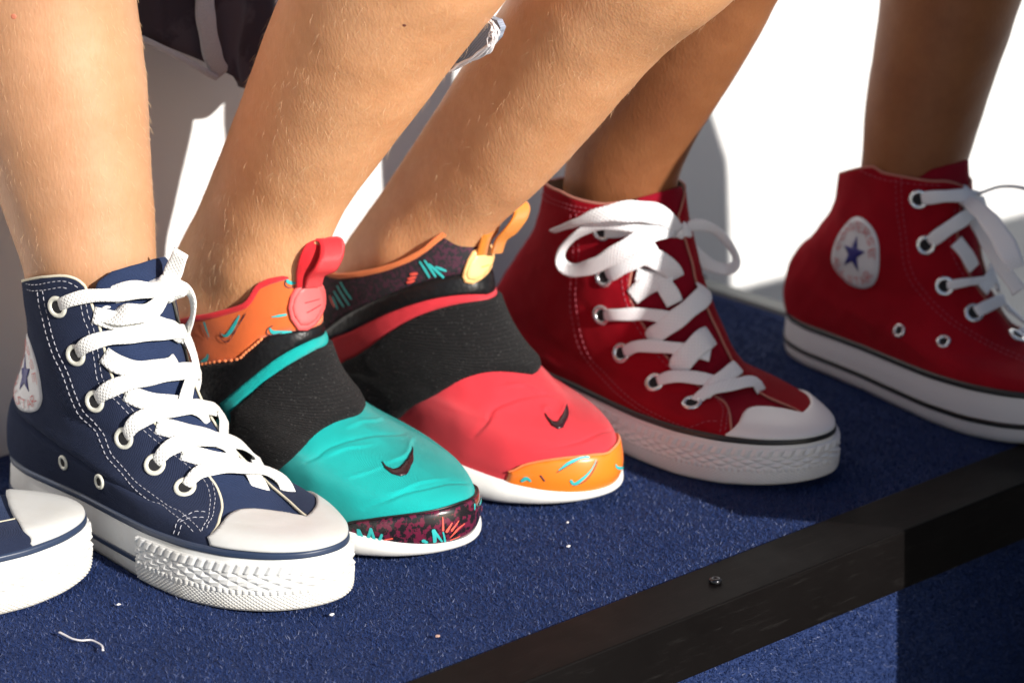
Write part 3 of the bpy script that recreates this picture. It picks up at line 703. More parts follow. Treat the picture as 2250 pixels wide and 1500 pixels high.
def collar_line(sh, tn, tf, px, tback):
    Q = sh.pxl(px); t1 = tf[-1][1]
    pts = [tuple(tn[-1])]+[tuple(q) for q in Q if q[0] > tn[-1][0]]
    last = pts[-1]; end = (tf[-1][0]+2*PI, t1)
    for f in (.25, .45, .65, .85): pts.append((last[0]+(end[0]-last[0])*f, tback+(t1-tback)*max(0, (f-.7)/.3)**2 + (last[1]-tback)*max(0, (.4-f)/.4)))
    pts.append(end); return resample(pts, 60)
print('navy throat near', np.round(tn[::6], 2).tolist()); print('far', np.round(tf[::6], 2).tolist())
coll = collar_line(nv, tn, tf, [(170, 612), (145, 605), (110, 606), (80, 610)], 10.0)
print('collar', np.round(coll[::6], 2).tolist())
off = lambda ln, dx, dy: [(x+dx, y+dy) for x, y in ln]
A_ = [(88, 640), (92, 668), (100, 700), (114, 754), (126, 786), (140, 814), (152, 846), (176, 904), (200, 928), (216, 948), (228, 976), (240, 1004), (266, 1034), (296, 1070), (332, 1098), (385, 1135), (436, 1178)]
B_ = [(176, 640), (186, 696), (198, 726), (208, 776), (218, 834), (240, 862), (262, 884), (288, 912), (320, 948), (358, 980), (394, 1010), (424, 1036), (452, 1064), (462, 1100), (460, 1130), (449, 1160), (443, 1178)]
st_px = [A_, off(A_, 11, -5), B_, off(B_, 10, -6), [(64, 621), (85, 624), (115, 618), (145, 616), (165, 624), (178, 634)], [(66, 634), (88, 637), (120, 632), (140, 629), (158, 634)],
         [(402, 1140), (425, 1130), (452, 1130), (462, 1127)], [(398, 1150), (420, 1143), (455, 1141)], [(386, 1172), (392, 1152), (402, 1140)], [(396, 1175), (402, 1158), (410, 1150)]]
stp = [nv.pxl(l) for l in st_px]
mir = lambda Q: np.c_[-np.asarray(Q)[:, 0], np.asarray(Q)[:, 1]]
feats = dict(throat_near=tn, throat_far=tf, collar=coll, cap=cap_poly(nv, [(466, 1192), (468, 1172), (482, 1150), (506, 1139), (542, 1130), (584, 1125), (620, 1126), (653, 1134), (680, 1145), (700, 1155), (716, 1163)]),
             eyelets=[nv.px(*p) for p in [(131, 672), (171, 778), (213, 880), (277, 962), (343, 1022), (408, 1074)]],
             vents=[nv.px(146, 1014), nv.px(225, 1056)], stitch=stp, er=0.0064)
Fnv = feats
r_navy = chuck(None, nv, feats, (M['navy'], M['tongue'], M['lace'], M['metal'], M['thread'], M['rub'], M['navyrub'], M['cap']),
               'navy canvas high top shown whole, white laces tied in a bow, beside the teal shoe', 'canvas high top sneakers')
thn = nv.px(306, 1180)[0]
print('bumper near th', thn, 'cap', np.round(feats['cap'][:40:8], 2).tolist())
so1 = chuck_sole(nv, r_navy, M['rub'], M['navyrub'], thn, 1.35)

# laces: the crossings that lie under, then the ones on top
LM = M['lace']
for q in ([(232, 778, .002), (262, 800, .003), (310, 812, .0035), (365, 806, .0035), (402, 786, -.002)], [(278, 862, .002), (320, 880, .003), (370, 890, .0035), (430, 905, .003), (474, 935, -.002)],
          [(345, 936, .002), (385, 948, .003), (440, 962, .003), (490, 985, .003), (528, 1018, -.002)], [(400, 995, .002), (440, 1008, .003), (500, 1022, .003), (545, 1045, .003), (582, 1080, -.002)],
          [(208, 690, .002), (260, 705, .003), (320, 712, .004), (370, 728, .004), (400, 750, .003)]):
    surf_lace(nv, q, 40, LM, r_navy, th=0.0015)
surf_lace(nv, [(388, 728, .004), (402, 770, .005), (410, 812, .0055), (400, 850, .006), (396, 890, .006)], 30, LM, r_navy)
TOPL = [([(127, 668, -.001, 18), (136, 668, .002, 26), (160, 655, .005), (200, 644, .006), (250, 642, .007), (310, 640, .008), (350, 636, .010)], 30),
        ([(166, 774, -.001, 18), (178, 770, .003, 30), (200, 752, .006), (240, 740, .006), (300, 736, .006), (370, 734, .006), (412, 736, .005), (430, 750, -.002)], 34),
        ([(208, 878, -.001, 18), (221, 872, .003, 30), (244, 855, .006), (280, 838, .006), (340, 826, .006), (400, 818, .006), (450, 818, .005), (478, 836, -.002)], 37),
        ([(272, 960, -.001, 18), (285, 953, .003, 30), (306, 930, .006), (345, 912, .006), (400, 903, .006), (460, 910, .006), (505, 926, .005), (526, 952, -.002)], 38),
        ([(338, 1020, -.001, 18), (350, 1014, .003, 30), (374, 992, .006), (410, 976, .006), (460, 976, .006), (515, 988, .006), (560, 1006, .005), (580, 1032, -.002)], 37),
        ([(404, 1075, -.001, 18), (416, 1066, .003, 28), (440, 1048, .006), (480, 1040, .006), (530, 1044, .006), (580, 1056, .006), (622, 1074, .004), (640, 1097, -.002)], 33)]
for q, w_ in TOPL: surf_lace(nv, q, w_, LM, r_navy)
# bow: folded loop, knot, loop behind and the standing aglet end
free_lace(nv, [(352, 640, -.004, 34, 10), (300, 636, .012, 40, 5), (245, 650, .020, 44, -10), (222, 672, .024, 40, 50), (232, 695, .024, 42, 130), (280, 690, .020, 48, 165), (330, 684, .010, 40, 175), (362, 650, -.004, 26, 180)], LM, r_navy, n=90)
free_lace(nv, [(300, 700, .008, 30, 0), (345, 712, .004, 36, 5), (385, 728, -.006, 36, 0), (402, 745, -.014, 26, -10)], LM, r_navy)
free_lace(nv, [(372, 640, -.012, 26, 0), (400, 632, -.014, 32, 30), (422, 655, -.018, 32, 60), (422, 700, -.020, 30, 70), (408, 730, -.022, 28, 40)], LM, r_navy)
free_lace(nv, [(366, 640, -.008, 24, 20), (376, 610, -.010, 38, 10), (388, 580, -.010, 40, -5), (398, 553, -.010, 37, -10)], LM, r_navy)
def knot(s, x, y, v, r, m, parent, sq=(1.25, .85)):
    c = s.free(x, y, v); V, F = [], []; A, B = 26, 16
    for i in range(A):
        for j in range(B+1):
            a, b = 2*PI*i/A, PI*j/B; p = RT*math.cos(a)*math.sin(b)*sq[0]+UP*math.cos(b)*sq[1]-FW*math.sin(a)*math.sin(b)*.9
            V.append(c+p*r*(1+0.10*math.sin(3*a+4*b)+.06*math.sin(7*b)))
    for i in range(A):
        for j in range(B): F.append([i*(B+1)+j, i*(B+1)+j+1, ((i+1) % A)*(B+1)+j+1, ((i+1) % A)*(B+1)+j])
    uv = [(p[0]*1.0+p[2], p[2]) for p in V]
    return mesh('knot', V, F, m, parent, uv=uv)
knot(nv, 366, 634, -.008, 0.0085, LM, r_navy)
# ------------------------------------------------------------------ slip-on knit trainers
PRESTO = [(0.985, 0.04, 0.0, 0.126, 0.197, 0, 0.01, 0), (1.0, 0.082, -0.012, 0.14, 0.192, 0, 0.006, 0), (0.985, 0.134, -0.018, 0.161, 0.182, 0.05, 0.01, 0), (0.92, 0.16, -0.018, 0.178, 0.168, 0.15, 0.014, 0), (0.83, 0.179, -0.014, 0.195, 0.156, 0.3, 0.014, 0), (0.73, 0.203, -0.006, 0.213, 0.146, 0.45, 0.012, 0), (0.635, 0.239, 0.004, 0.232, 0.136, 0.6, 0.008, 0), (0.565, 0.294, 0.018, 0.254, 0.128, 0.75, 0.004, 0), (0.525, 0.371, 0.034, 0.281, 0.122, 0.9, 0, 0), (0.512, 0.449, 0.05, 0.304, 0.126, 1, 0, 0), (0.508, 0.524, 0.062, 0.319, 0.132, 1, 0, 0)]
PRESTO_C = [(0.99, 0.04, 0.0, 0.126, 0.197, 0, 0.01, 0), (1.005, 0.082, -0.012, 0.14, 0.192, 0, 0.006, 0), (0.99, 0.139, -0.018, 0.161, 0.182, 0.05, 0.01, 0), (0.94, 0.168, -0.018, 0.178, 0.168, 0.15, 0.014, 0), (0.86, 0.191, -0.014, 0.195, 0.156, 0.3, 0.014, 0), (0.785, 0.234, -0.006, 0.213, 0.146, 0.45, 0.012, 0), (0.705, 0.281, 0.004, 0.232, 0.138, 0.6, 0.008, 0), (0.645, 0.344, 0.018, 0.254, 0.132, 0.75, 0.004, 0), (0.61, 0.417, 0.034, 0.281, 0.128, 0.9, 0, 0), (0.595, 0.497, 0.05, 0.304, 0.126, 1, 0, 0), (0.585, 0.584, 0.062, 0.319, 0.125, 1, 0, 0)]
def presto(sh, px, m, label, folds):
    root = empty('slip_on_trainer', tuple((sh.H+sh.T)/2), label, 'trainer', 'stretchy slip on trainers')
    toe, stripm, bootie, bindm, randm = m
    hc = resample(sh.pxl(px['collar']), 40); hc = hc[hc[:, 0] > 0.05]; hc = hc[np.argsort(hc[:, 0])]
    cx = np.r_[0.0, hc[:, 0], PI]; cy = np.r_[hc[0, 1], hc[:, 1], px.get('heel_t', 8.5)]
    tops = lambda th: np.interp(np.abs(wr(th)), cx, cy)
    print(label[:5], 'collar', np.round(hc[::5], 2).tolist())
    NU, NV = 480, 200; hh_ = np.linspace(-PI, PI, NU+1)[:-1]; tt_ = np.minimum(7.6, tops(hh_)-0.7); T2 = tt_[None]*np.linspace(0, 1, NV)[:, None]; H2 = np.broadcast_to(hh_, T2.shape)
    V = sh.S(H2, T2, 0.0); NN = sh.S(H2, T2, 1.0)-V; dd = np.zeros(T2.shape)
    for ln, am in folds:
        Qf = resample(sh.pxl(ln), 70); Cf = sh.S(Qf[:, 0], Qf[:, 1]); env_ = np.sin(PI*np.linspace(0.04, .96, 70))**0.6
        for c_, e_ in zip(Cf, env_):
            pass
        sel = np.where(np.linalg.norm(V-Cf.mean(0), axis=-1) < 0.07); D = np.linalg.norm(V[sel][:, None]-Cf[None], axis=-1); j_ = D.argmin(1); D = D.min(1)
        side_ = ((V[sel]-Cf[j_])@UP)
        dd[sel] += am*env_[j_]*(0.0009*np.exp(-(D/0.0013)**2)+np.sign(side_)*0.00045*np.exp(-(D/0.004)**2)*np.clip(np.abs(side_)/0.0006, 0, 1))
    V = V+NN*dd[..., None]; F = []
    for i in range(1, NV): F += [[(i-1)*NU+j, (i-1)*NU+(j+1) % NU, i*NU+(j+1) % NU, i*NU+j] for j in range(NU)]
    uv = np.stack([H2.ravel()*0.07, T2.ravel()*sh.L*0.075], 1)
    mesh('upper', V.reshape(-1, 3), F, toe, root, uv=uv)
    C = {k: sh.band_curve(v, gap=0.0 if k == 'rand' else 0.85, deg=3 if k[:3] == 'str' else 0) for k, v in px.items() if k in ('rand', 'strap_front', 'strap_back', 'strip_back', 'cage_top')}
    low = lambda: None
    def between(a, b):                       # a nearer the toe, b nearer the ankle
        return np.r_[C[a], C[b][::-1]]
    def ext(c, lo=0.02):                     # run the curve down to the sole on both sides
        c = np.array(c); 
        if c[0, 1] > lo+.05: c = np.r_[[(c[0, 0]+c[0, 1]*0.10, lo)], c]
        if c[-1, 1] > lo+.05: c = np.r_[c, [(c[-1, 0]-c[-1, 1]*0.10, lo)]]
        return c
    for k in ('strap_front', 'strap_back', 'strip_back'): C[k] = ext(C[k])
    if 'cage_top' in C: C['cage_top'] = ext(C['cage_top'], px.get('cage_low', 1.6))
    sh.patch('strap', between('strap_front', 'strap_back'), 0.0034, M['strap'], root, step=0.003, edge=0.0014, depthk=0.003)
    sh.patch('side_stripe', between('strap_back', 'strip_back'), 0.0016, stripm, root, step=0.0022)
    # rear cage: from the stripe back round the heel
    cb, ct = C['strip_back'], C['cage_top']
    P = np.r_[cb[:len(cb)], [(cb[-1, 0], .02)], [(x, .02) for x in np.linspace(cb[-1, 0], -PI, 12)]]
    side = lambda sgn: None
    cage = np.r_[[(cb[0, 0], .02)], cb, [(cb[-1, 0], .02)]]
    near_i = int(np.argmin(np.abs(ct[:, 0])))
    # booties: everything above the cage line
    top = 10-.06
    ys = sh.full('cage', 0.0, px.get('cage_t', 5.0), 0.0012, M['cage'], root, nt=40) if False else None
    cagep = np.r_[cb, [(cb[-1, 0]-.02, .02)], [(x, .02) for x in np.linspace(cb[-1, 0]-.05, cb[0, 0]-2*PI+.05, 50)]]
    # cage polygon in unwrapped th: from the near stripe (th>0) backwards past pi to the far stripe
    near = cb[cb[:, 0] > 0.0]; far = cb[cb[:, 0] < 0.0].copy(); far[:, 0] += 2*PI
    tn_ = ct[ct[:, 0] > 0.0]; tf_ = ct[ct[:, 0] < 0].copy(); tf_[:, 0] += 2*PI
    ridge = cb[np.argmin(np.abs(cb[:, 0])), 1]
    Q1 = np.r_[cb, ct[::-1]]                 # instep part
    sh.patch('cage', Q1, 0.0014, M['cage'], root, step=0.003, edge=0.0008)
    hb = near[0, 0]; he = far[-1, 0]; ya, yb = tn_[0], tf_[-1]
    Q2 = np.r_[[(hb-.02, .02)], [(ya[0]-.02, ya[1]+.05)], [(x, px.get('cage_heel', 3.2)+(ya[1]-px.get('cage_heel', 3.2))*abs(2*(x-PI)/(yb[0]-ya[0]))**2) for x in np.linspace(ya[0]+.05, yb[0]-.05, 40)], [(yb[0]+.02, yb[1]+.05)], [(he+.02, .02)], [(x, .02) for x in np.linspace(he, hb, 60)[1:-1]]]
    sh.patch('heel_cage', Q2, 0.0015, M['cage'], root, step=0.004, edge=0.0008)
    # sock above the cage
    cc = np.r_[ct, [(x, px.get('cage_heel', 3.2)-.6) for x in np.linspace(ct[-1, 0]-.1, ct[0, 0]-2*PI+.1, 40)]]
    Q3 = np.r_[cc, [(x, tops(x)) for x in np.linspace(cc[-1, 0], cc[0, 0], 140)]]
    sh.patch('sock', Q3, 0.0007, bootie, root, step=0.003, depthk=0.001)
    sh.patch('lining', Q3, -0.0006, bindm, root, step=0.005, depthk=0.0004, edge=0)
    a = np.linspace(-PI, PI, 161); Cc = sh.S(a, tops(a), 0.0004); nn = sh.S(a, tops(a), 1.0)-Cc
    ribbon('collar_binding', Cc, 0.0034, nn, 0.0026, bindm, root, n=200)
    if 'rand' in C:
        r = C['rand']; Q = np.r_[r, [(x, 0.0) for x in np.linspace(r[-1, 0], r[0, 0], 60)]]
        rg = r[(r[:, 1] > .04)]
        sh.patch('toe_rand', Q, 0.0022, randm, root, step=0.0025, edge=0.0012)
        Cc = sh.S(rg[:, 0], rg[:, 1], 0.0014); nn = sh.S(rg[:, 0], rg[:, 1], 1.0)-Cc
        ribbon('rand_edge', Cc, 0.0012, nn, 0.0016, px['edge_m'], root, n=120)
    so_ = Sole(sh, out=0.0022, lip=0.003, spring=0.018, flare=0.0, bulge=0.0028, lift=0.0018)
    so_.body('midsole', M['mid'], root, nh=18)
    # tread pods under the forefoot edge
    for (x0, x1) in px['pods']:
        so_.strip('tread_pod', x0, x1, -0.14, 0.03, -0.003, M['mid'], root, nth=24, nh=5, back=0.012)
    return root, C
def scribbles(sh, root, items):
    for pts, w_, m in items: stroke(sh, pts, w_, m, root, off=0.0027)
def swoosh(sh, root, px, m, off=0.0009):
    Q = sh.pxl(px); Q = np.array(Q); sh.patch('toe_emblem', Q, off, m, root, step=0.002, edge=0, depthk=0.0008)
def dent(sh_px):
    pass
def toe_creases(lines, amp=0.0030, wid=0.0021):
    def f(s, T, H):
        d = np.zeros(T.shape)
        s_bvh = None
        for ln, a in lines:
            # traced folds, placed by casting onto the undeformed surface
            nt, nh = s.NT, s.NH; V = s.P.reshape(-1, 3); i = (np.arange(nt-1)[:, None]*nh+np.arange(nh-1)[None]).ravel()
            if not hasattr(s, '_b0'):
                Fc = np.concatenate([np.stack([i, i+1, i+nh+1], 1), np.stack([i, i+nh+1, i+nh], 1)]); s._b0 = BVHTree.FromPolygons(V.tolist(), Fc.tolist())
            Q = []
            for x, y in resample(ln, 24):
                h = s._b0.ray_cast(Vector(CAM), Vector(ray(x, y)))
                if h[0] is not None: Q.append(h[0][:])
            if len(Q) < 3: continue
            Q = np.array(Q); D = np.linalg.norm(s.P[:, :, None]-Q[None, None], axis=-1).min(-1)
            d += a*amp*np.exp(-(D/wid)**2)
        return d
    return f
TT = gnd(1017, 1229); tl = Shoe(TT+np.array([0, .265, 0]), TT, PRESTO, 10.0, seed=11, amp=0.0003)
FOLD_T = ([([(670, 1015), (720, 985), (780, 965), (840, 955), (890, 950)], -1.0), ([(720, 1000), (760, 985), (820, 975)], .8), ([(760, 940), (800, 925), (840, 915)], .8),
                         ([(850, 1015), (880, 1005), (900, 975), (907, 960)], 1.1), ([(760, 1050), (800, 1040), (840, 1020)], .6), ([(800, 1118), (840, 1104), (900, 1080), (980, 1062), (1030, 1062)], -1.0), ([(850, 1085), (920, 1060), (980, 1050)], .7)])
px_t = dict(rand=[(736, 1162), (748, 1152), (765, 1146), (800, 1141), (860, 1133), (920, 1126), (980, 1114), (1025, 1098), (1048, 1084), (1056, 1074)],
            strap_front=[(612, 1050), (628, 1020), (650, 992), (690, 958), (720, 938), (770, 918), (826, 892)],
            strap_back=[(512, 906), (540, 876), (580, 842), (620, 815), (660, 785), (712, 745)],
            strip_back=[(486, 886), (520, 856), (560, 822), (600, 795), (640, 768), (702, 728)],
            cage_top=[(436, 800), (480, 797), (524, 790), (548, 768), (575, 742), (620, 730), (680, 722), (700, 715)], cage_low=2.0, collar=[(420, 700), (460, 694), (500, 684), (536, 672), (552, 655), (568, 630), (590, 612), (620, 603), (650, 600), (690, 600)],
            edge_m=M['blackprint'], pods=[(0.55, 0.95), (-0.4, 0.42), (1.15, 1.5)])
r_teal, Ct = presto(tl, px_t, (M['teal'], M['teal'], M['orange'], M['redbind'], M['rand']), 'teal stretch knit slip on with black elastic strap and a red pull loop', FOLD_T)
for k, v in Ct.items(): print('teal', k, np.round(v[::8], 2).tolist())
swoosh(tl, r_teal, [(906, 981), (907, 999), (903, 1023), (894, 1042), (879, 1046), (861, 1041), (846, 1029), (839, 1014), (849, 1026), (864, 1032), (876, 1029), (891, 1014), (900, 999)], M['swoosh'])
TP, RP, DL = M['tealprint'], M['redprint'], M['darkline']
scribbles(tl, r_teal, [([(794, 1178), (791, 1160)], [9, 6], TP), ([(794, 1160), (802, 1178)], [5, 8], TP), ([(812, 1178), (818, 1158)], [8, 6], TP), ([(819, 1158), (826, 1180)], [6, 8], TP), ([(836, 1182), (842, 1170)], [7, 6], TP),
    ([(953, 1182), (951, 1162)], [8, 9], TP), ([(951, 1161), (960, 1172), (968, 1182)], [6, 6, 4], TP), ([(930, 1181), (936, 1184)], [9, 7], TP), ([(974, 1182), (970, 1164)], [5, 3], TP),
    ([(970, 1160), (969, 1134)], [5, 2], RP), ([(978, 1162), (988, 1146)], [7, 3], RP), ([(988, 1160), (1002, 1141)], [6, 2], RP), ([(984, 1174), (1000, 1158), (1014, 1147)], [2, 6, 2], RP), ([(985, 1179), (1004, 1171)], [3, 3], RP),
    ([(848, 1180), (864, 1177)], [3, 4], RP), ([(1044, 1108), (1047, 1094)], [5, 6], TP), ([(1034, 1118), (1034, 1109)], [4, 6], TP), ([(1052, 1098), (1056, 1090)], [6, 8], RP), ([(1053, 1122), (1053, 1112)], [5, 7], RP)])
# printed marks on the orange sock
def mark(sh, root, pts, w_):
    stroke(sh, pts, w_, TP, root, off=0.0012)
mark(tl, r_teal, [(490, 733), (498, 737), (508, 728), (520, 708), (528, 692)], [3, 9, 9, 7, 3]); stroke(tl, [(487, 728), (488, 740), (498, 750), (510, 744), (522, 722), (541, 688)], [2, 2], DL, r_teal, off=0.0013)
mark(tl, r_teal, [(594, 720), (600, 728), (612, 729), (640, 728)], [4, 9, 7, 3]); stroke(tl, [(600, 714), (589, 722), (588, 732), (598, 735), (620, 730)], [2, 2], DL, r_teal, off=0.0013)
mark(tl, r_teal, [(598, 695), (612, 693), (628, 690)], [2, 6, 5]); mark(tl, r_teal, [(452, 708), (456, 722), (462, 738)], [7, 6, 2]); stroke(tl, [(444, 712), (452, 728), (460, 744)], [2, 2], DL, r_teal, off=0.0013)
mark(tl, r_teal, [(636, 608), (632, 616), (640, 620), (650, 618)], [4, 8, 9, 8]); mark(tl, r_teal, [(444, 794), (456, 788), (460, 780)], [3, 10, 8])
stroke(tl, [(628, 610), (626, 624), (634, 630), (646, 628)], [2, 2], DL, r_teal, off=0.0013)
# beaded seam under the sock
def beads(sh, root, pts, n, r, m, off=0.002):
    Q = resample(sh.pxl(pts), n); C = sh.S(Q[:, 0], Q[:, 1], off); V, F = [], []
    for i, c in enumerate(C):
        t = C[min(i+1, n-1)]-C[max(i-1, 0)]; t /= np.linalg.norm(t)+1e-9; u = np.cross(t, FW); u /= np.linalg.norm(u); w_ = np.cross(t, u); b = len(V)
        for (a, rr) in ((-1, 0.2), (-.6, .8), (0, 1), (.6, .8), (1, .2)):
            for k in range(6): V.append(c+t*r*1.5*a+(u*math.cos(k*PI/3)+w_*math.sin(k*PI/3))*r*.8*rr)
        for q in range(4):
            for k in range(6): F.append([b+q*6+k, b+q*6+(k+1) % 6, b+q*6+6+(k+1) % 6, b+q*6+6+k])
    return props(mesh('beaded_seam', V, F, m, root), kind='stuff')
beads(tl, r_teal, [(442, 800), (480, 794), (526, 788), (545, 772), (576, 744)], 17, 0.0011, M['bind'])
# pull tabs
def pull_tab(sh, root, oval, loop, wvec, m_oval, m_web, dash, lift=0.003, near=0.014):
    Q = sh.pxl(oval); sh.patch('tab_badge', Q, lift, m_oval, root, step=0.002, edge=0.0008, depthk=0.003)
    cx, cy = np.mean(oval, 0); inner = [(cx+(x-cx)*.78, cy+(y-cy)*.8) for x, y in oval]
    sh.patch('tab_face', sh.pxl(inner), lift+0.0006, m_oval, root, step=0.002, edge=0.0005, depthk=0.001)
    P, n0 = sh.p3(*loop[0], lift+0.001); z0 = depth(P); kk = len(loop); A = [at_depth(x, y, z0-0.001-near*min(1, i/2.5, (kk-1-i)/2.5)) for i, (x, y) in enumerate(loop)]; A = resample(A, 50); V, F, uv = [], [], []
    s_ = np.r_[0, np.cumsum(np.linalg.norm(np.diff(A, axis=0), axis=1))]; T = np.gradient(A, axis=0); wv = np.asarray(wvec); nn = np.cross(T, wv); nn /= np.linalg.norm(nn, axis=1)[:, None]
    env = np.clip(np.minimum(s_/s_[-1], 1-s_/s_[-1])/0.18, 0.7, 1)
    for i in range(50):
        for (a, b) in ((0, 1), (.15, 1.1), (.5, 1.1), (.85, 1.1), (1, 1), (1, -1), (.5, -1.1), (0, -1)): V.append(A[i]+wv*a*env[i]+nn[i]*b*0.0009); uv.append((s_[i], a*0.012))
    for i in range(49):
        for j in range(8): F.append([i*8+j, (i+1)*8+j, (i+1)*8+(j+1) % 8, i*8+(j+1) % 8])
    mesh('tab_loop', V, F, m_web, root, uv=uv)
    for ln in dash: stroke(sh, ln, 2.0, m_web, root, 'tab_stroke', off=lift+0.0012)
pull_tab(tl, r_teal, [(680, 608), (697, 618), (706, 638), (707, 659), (703, 685), (690, 710), (672, 725), (654, 725), (638, 700), (632, 676), (637, 650), (650, 626), (664, 613)],
    [(652, 630), (652, 602), (656, 578), (665, 552), (678, 533), (691, 526), (702, 532), (705, 548), (701, 570), (690, 592), (676, 608), (670, 630)], RT*0.0125+UP*0.0012+FW*0.011, M['pinkrub'], M['redweb'], [[(664, 662), (690, 655)], [(668, 684), (692, 668)]])
TC = gnd(1330, 1113); cr = Shoe(TC+np.array([0, .265, 0]), TC, PRESTO_C, 10.0, seed=12, amp=0.0003)
FOLD_C = ([([(1040, 960), (1080, 905), (1130, 880), (1190, 868), (1230, 870)], -1.0), ([(1195, 905), (1200, 895), (1210, 900)], 1.0), ([(1245, 885), (1240, 895), (1232, 912)], 1.3), ([(1180, 990), (1260, 975), (1320, 950), (1350, 945)], -.8), ([(1100, 850), (1150, 845), (1190, 860)], .9)])
px_c = dict(rand=[(1118, 1040), (1135, 1026), (1160, 1018), (1200, 1010), (1260, 1003), (1320, 997), (1360, 990), (1382, 982)],
            strap_front=[(888, 920), (905, 898), (940, 872), (1000, 840), (1060, 820), (1110, 814), (1150, 820), (1180, 835)],
            strap_back=[(768, 796), (800, 770), (850, 735), (900, 705), (960, 680), (1010, 666), (1050, 660), (1088, 664)],
            strip_back=[(735, 745), (770, 728), (820, 702), (870, 682), (930, 662), (990, 650), (1040, 646), (1080, 655)],
            cage_top=[(700, 735), (740, 705), (790, 675), (850, 648), (900, 628), (950, 612), (1000, 603), (1030, 605)], cage_low=2.2, collar=[(718, 598), (740, 606), (790, 602), (840, 591), (890, 573), (930, 551), (965, 522), (1000, 502), (1045, 495)],
            edge_m=M['bind'], pods=[(0.55, 0.95), (-0.4, 0.42), (1.15, 1.5)])
r_coral, Cc_ = presto(cr, px_c, (M['coral'], M['coral'], M['bootie'], M['bind'], M['orangerub']), 'coral red stretch knit slip on with black elastic strap and an orange pull loop', FOLD_C)
swoosh(cr, r_coral, [(1245, 888), (1242, 928), (1237, 939), (1226, 943), (1213, 936), (1202, 920), (1197, 907), (1205, 919), (1215, 927), (1226, 928), (1234, 915), (1239, 899)], M['swoosh'])
scribbles(cr, r_coral, [([(1228, 1030), (1250, 1015), (1275, 1005), (1290, 1004)], [2, 6, 7, 5], TP), ([(1254, 1052), (1260, 1058), (1275, 1050), (1295, 1030), (1305, 1010)], [6, 8, 6, 3, 2], TP), ([(1345, 1020), (1350, 1026), (1362, 1022), (1374, 1015)], [5, 7, 4, 2], TP), ([(1150, 1052), (1160, 1047), (1168, 1052)], [6, 9, 5], TP),
    ([(1190, 1042), (1198, 1052)], [3, 3], DL), ([(1224, 1035), (1250, 1020), (1285, 1000)], [1.5, 1.5], DL), ([(1258, 1062), (1285, 1050), (1308, 1012)], [1.5, 1.5], DL)])
for q, m_ in ([[(925, 575), (945, 608)], TP], [[(935, 572), (958, 606)], TP], [[(945, 580), (975, 608)], TP], [[(960, 586), (980, 594)], TP], [[(738, 640), (758, 672)], TP], [[(745, 628), (770, 668)], TP], [[(752, 620), (775, 655)], TP], [[(735, 652), (745, 676)], TP], [[(1035, 505), (1050, 500)], TP],
              [[(905, 602), (918, 600)], RP], [[(900, 612), (915, 608)], RP], [[(898, 620), (912, 616)], RP], [[(728, 650), (738, 672)], RP]):
    stroke(cr, q, [5, 7, 5], m_, r_coral, off=0.0013)
pull_tab(cr, r_coral, [(1037, 552), (1049, 544), (1091, 535), (1088, 550), (1082, 565), (1072, 591), (1054, 613), (1037, 624), (1020, 620), (1015, 606), (1020, 587), (1026, 570)],
    [(1048, 560), (1058, 522), (1068, 488), (1080, 464), (1095, 450), (1112, 444), (1127, 450), (1131, 464), (1124, 484), (1108, 506), (1090, 528), (1080, 556)], RT*0.0085+UP*0.001+FW*0.007, M['orgrub'], M['orgweb'], [[(1050, 585), (1062, 582)]])
# ------------------------------------------------------------------ red high-tops
M['rededge'] = mat('worn_red_edge', (0.42, 0.16, 0.12), 0.9)
def mk_red(Hp, Tp, seed, near, far, cap, eyes, vents, coll_px, tback, stitch, label, lower, bump_th, asym=(1.0, 1.0, .16, .26), stations=None, tw=.62, tt=10.4, er=.0062, bt=None):
    sh = Shoe(gnd(*Hp), gnd(*Tp), stations or CHUCK, 11.0, seed=seed, asym=asym, amp=0.0006)
    tn, tf = chuck_feats(sh, near, far, None); c = collar_line(sh, tn, tf, coll_px, tback)
    f = dict(throat_near=tn, throat_far=tf, collar=c, cap=cap_poly(sh, cap), eyelets=[sh.px(*p) for p in eyes], vents=[sh.px(*p) for p in vents],
             stitch=[sh.pxl(l) for l in stitch], er=er, edge_mat=M['rededge'], tongue_w=tw, tongue_top=tt, sw=0.00027)
    root = chuck(None, sh, f, (M['red'], M['redtongue'], M['lace2'], M['steel'], M['redthread'], M['clean'], M['blackrub'], M['clean']), label, 'canvas high top sneakers')
    chuck_sole(sh, root, M['clean'], M['blackrub'], bump_th, 1.35, lower=lower, cleanm=M['clean'])
    return sh, root
sA = [(1258, 470), (1264, 560), (1258, 660), (1268, 730), (1300, 800), (1350, 855), (1420, 905), (1500, 942), (1575, 962)]
sB = [(1372, 560), (1370, 620), (1385, 680), (1410, 730), (1450, 785), (1500, 832), (1550, 862), (1582, 890), (1586, 930), (1580, 958)]
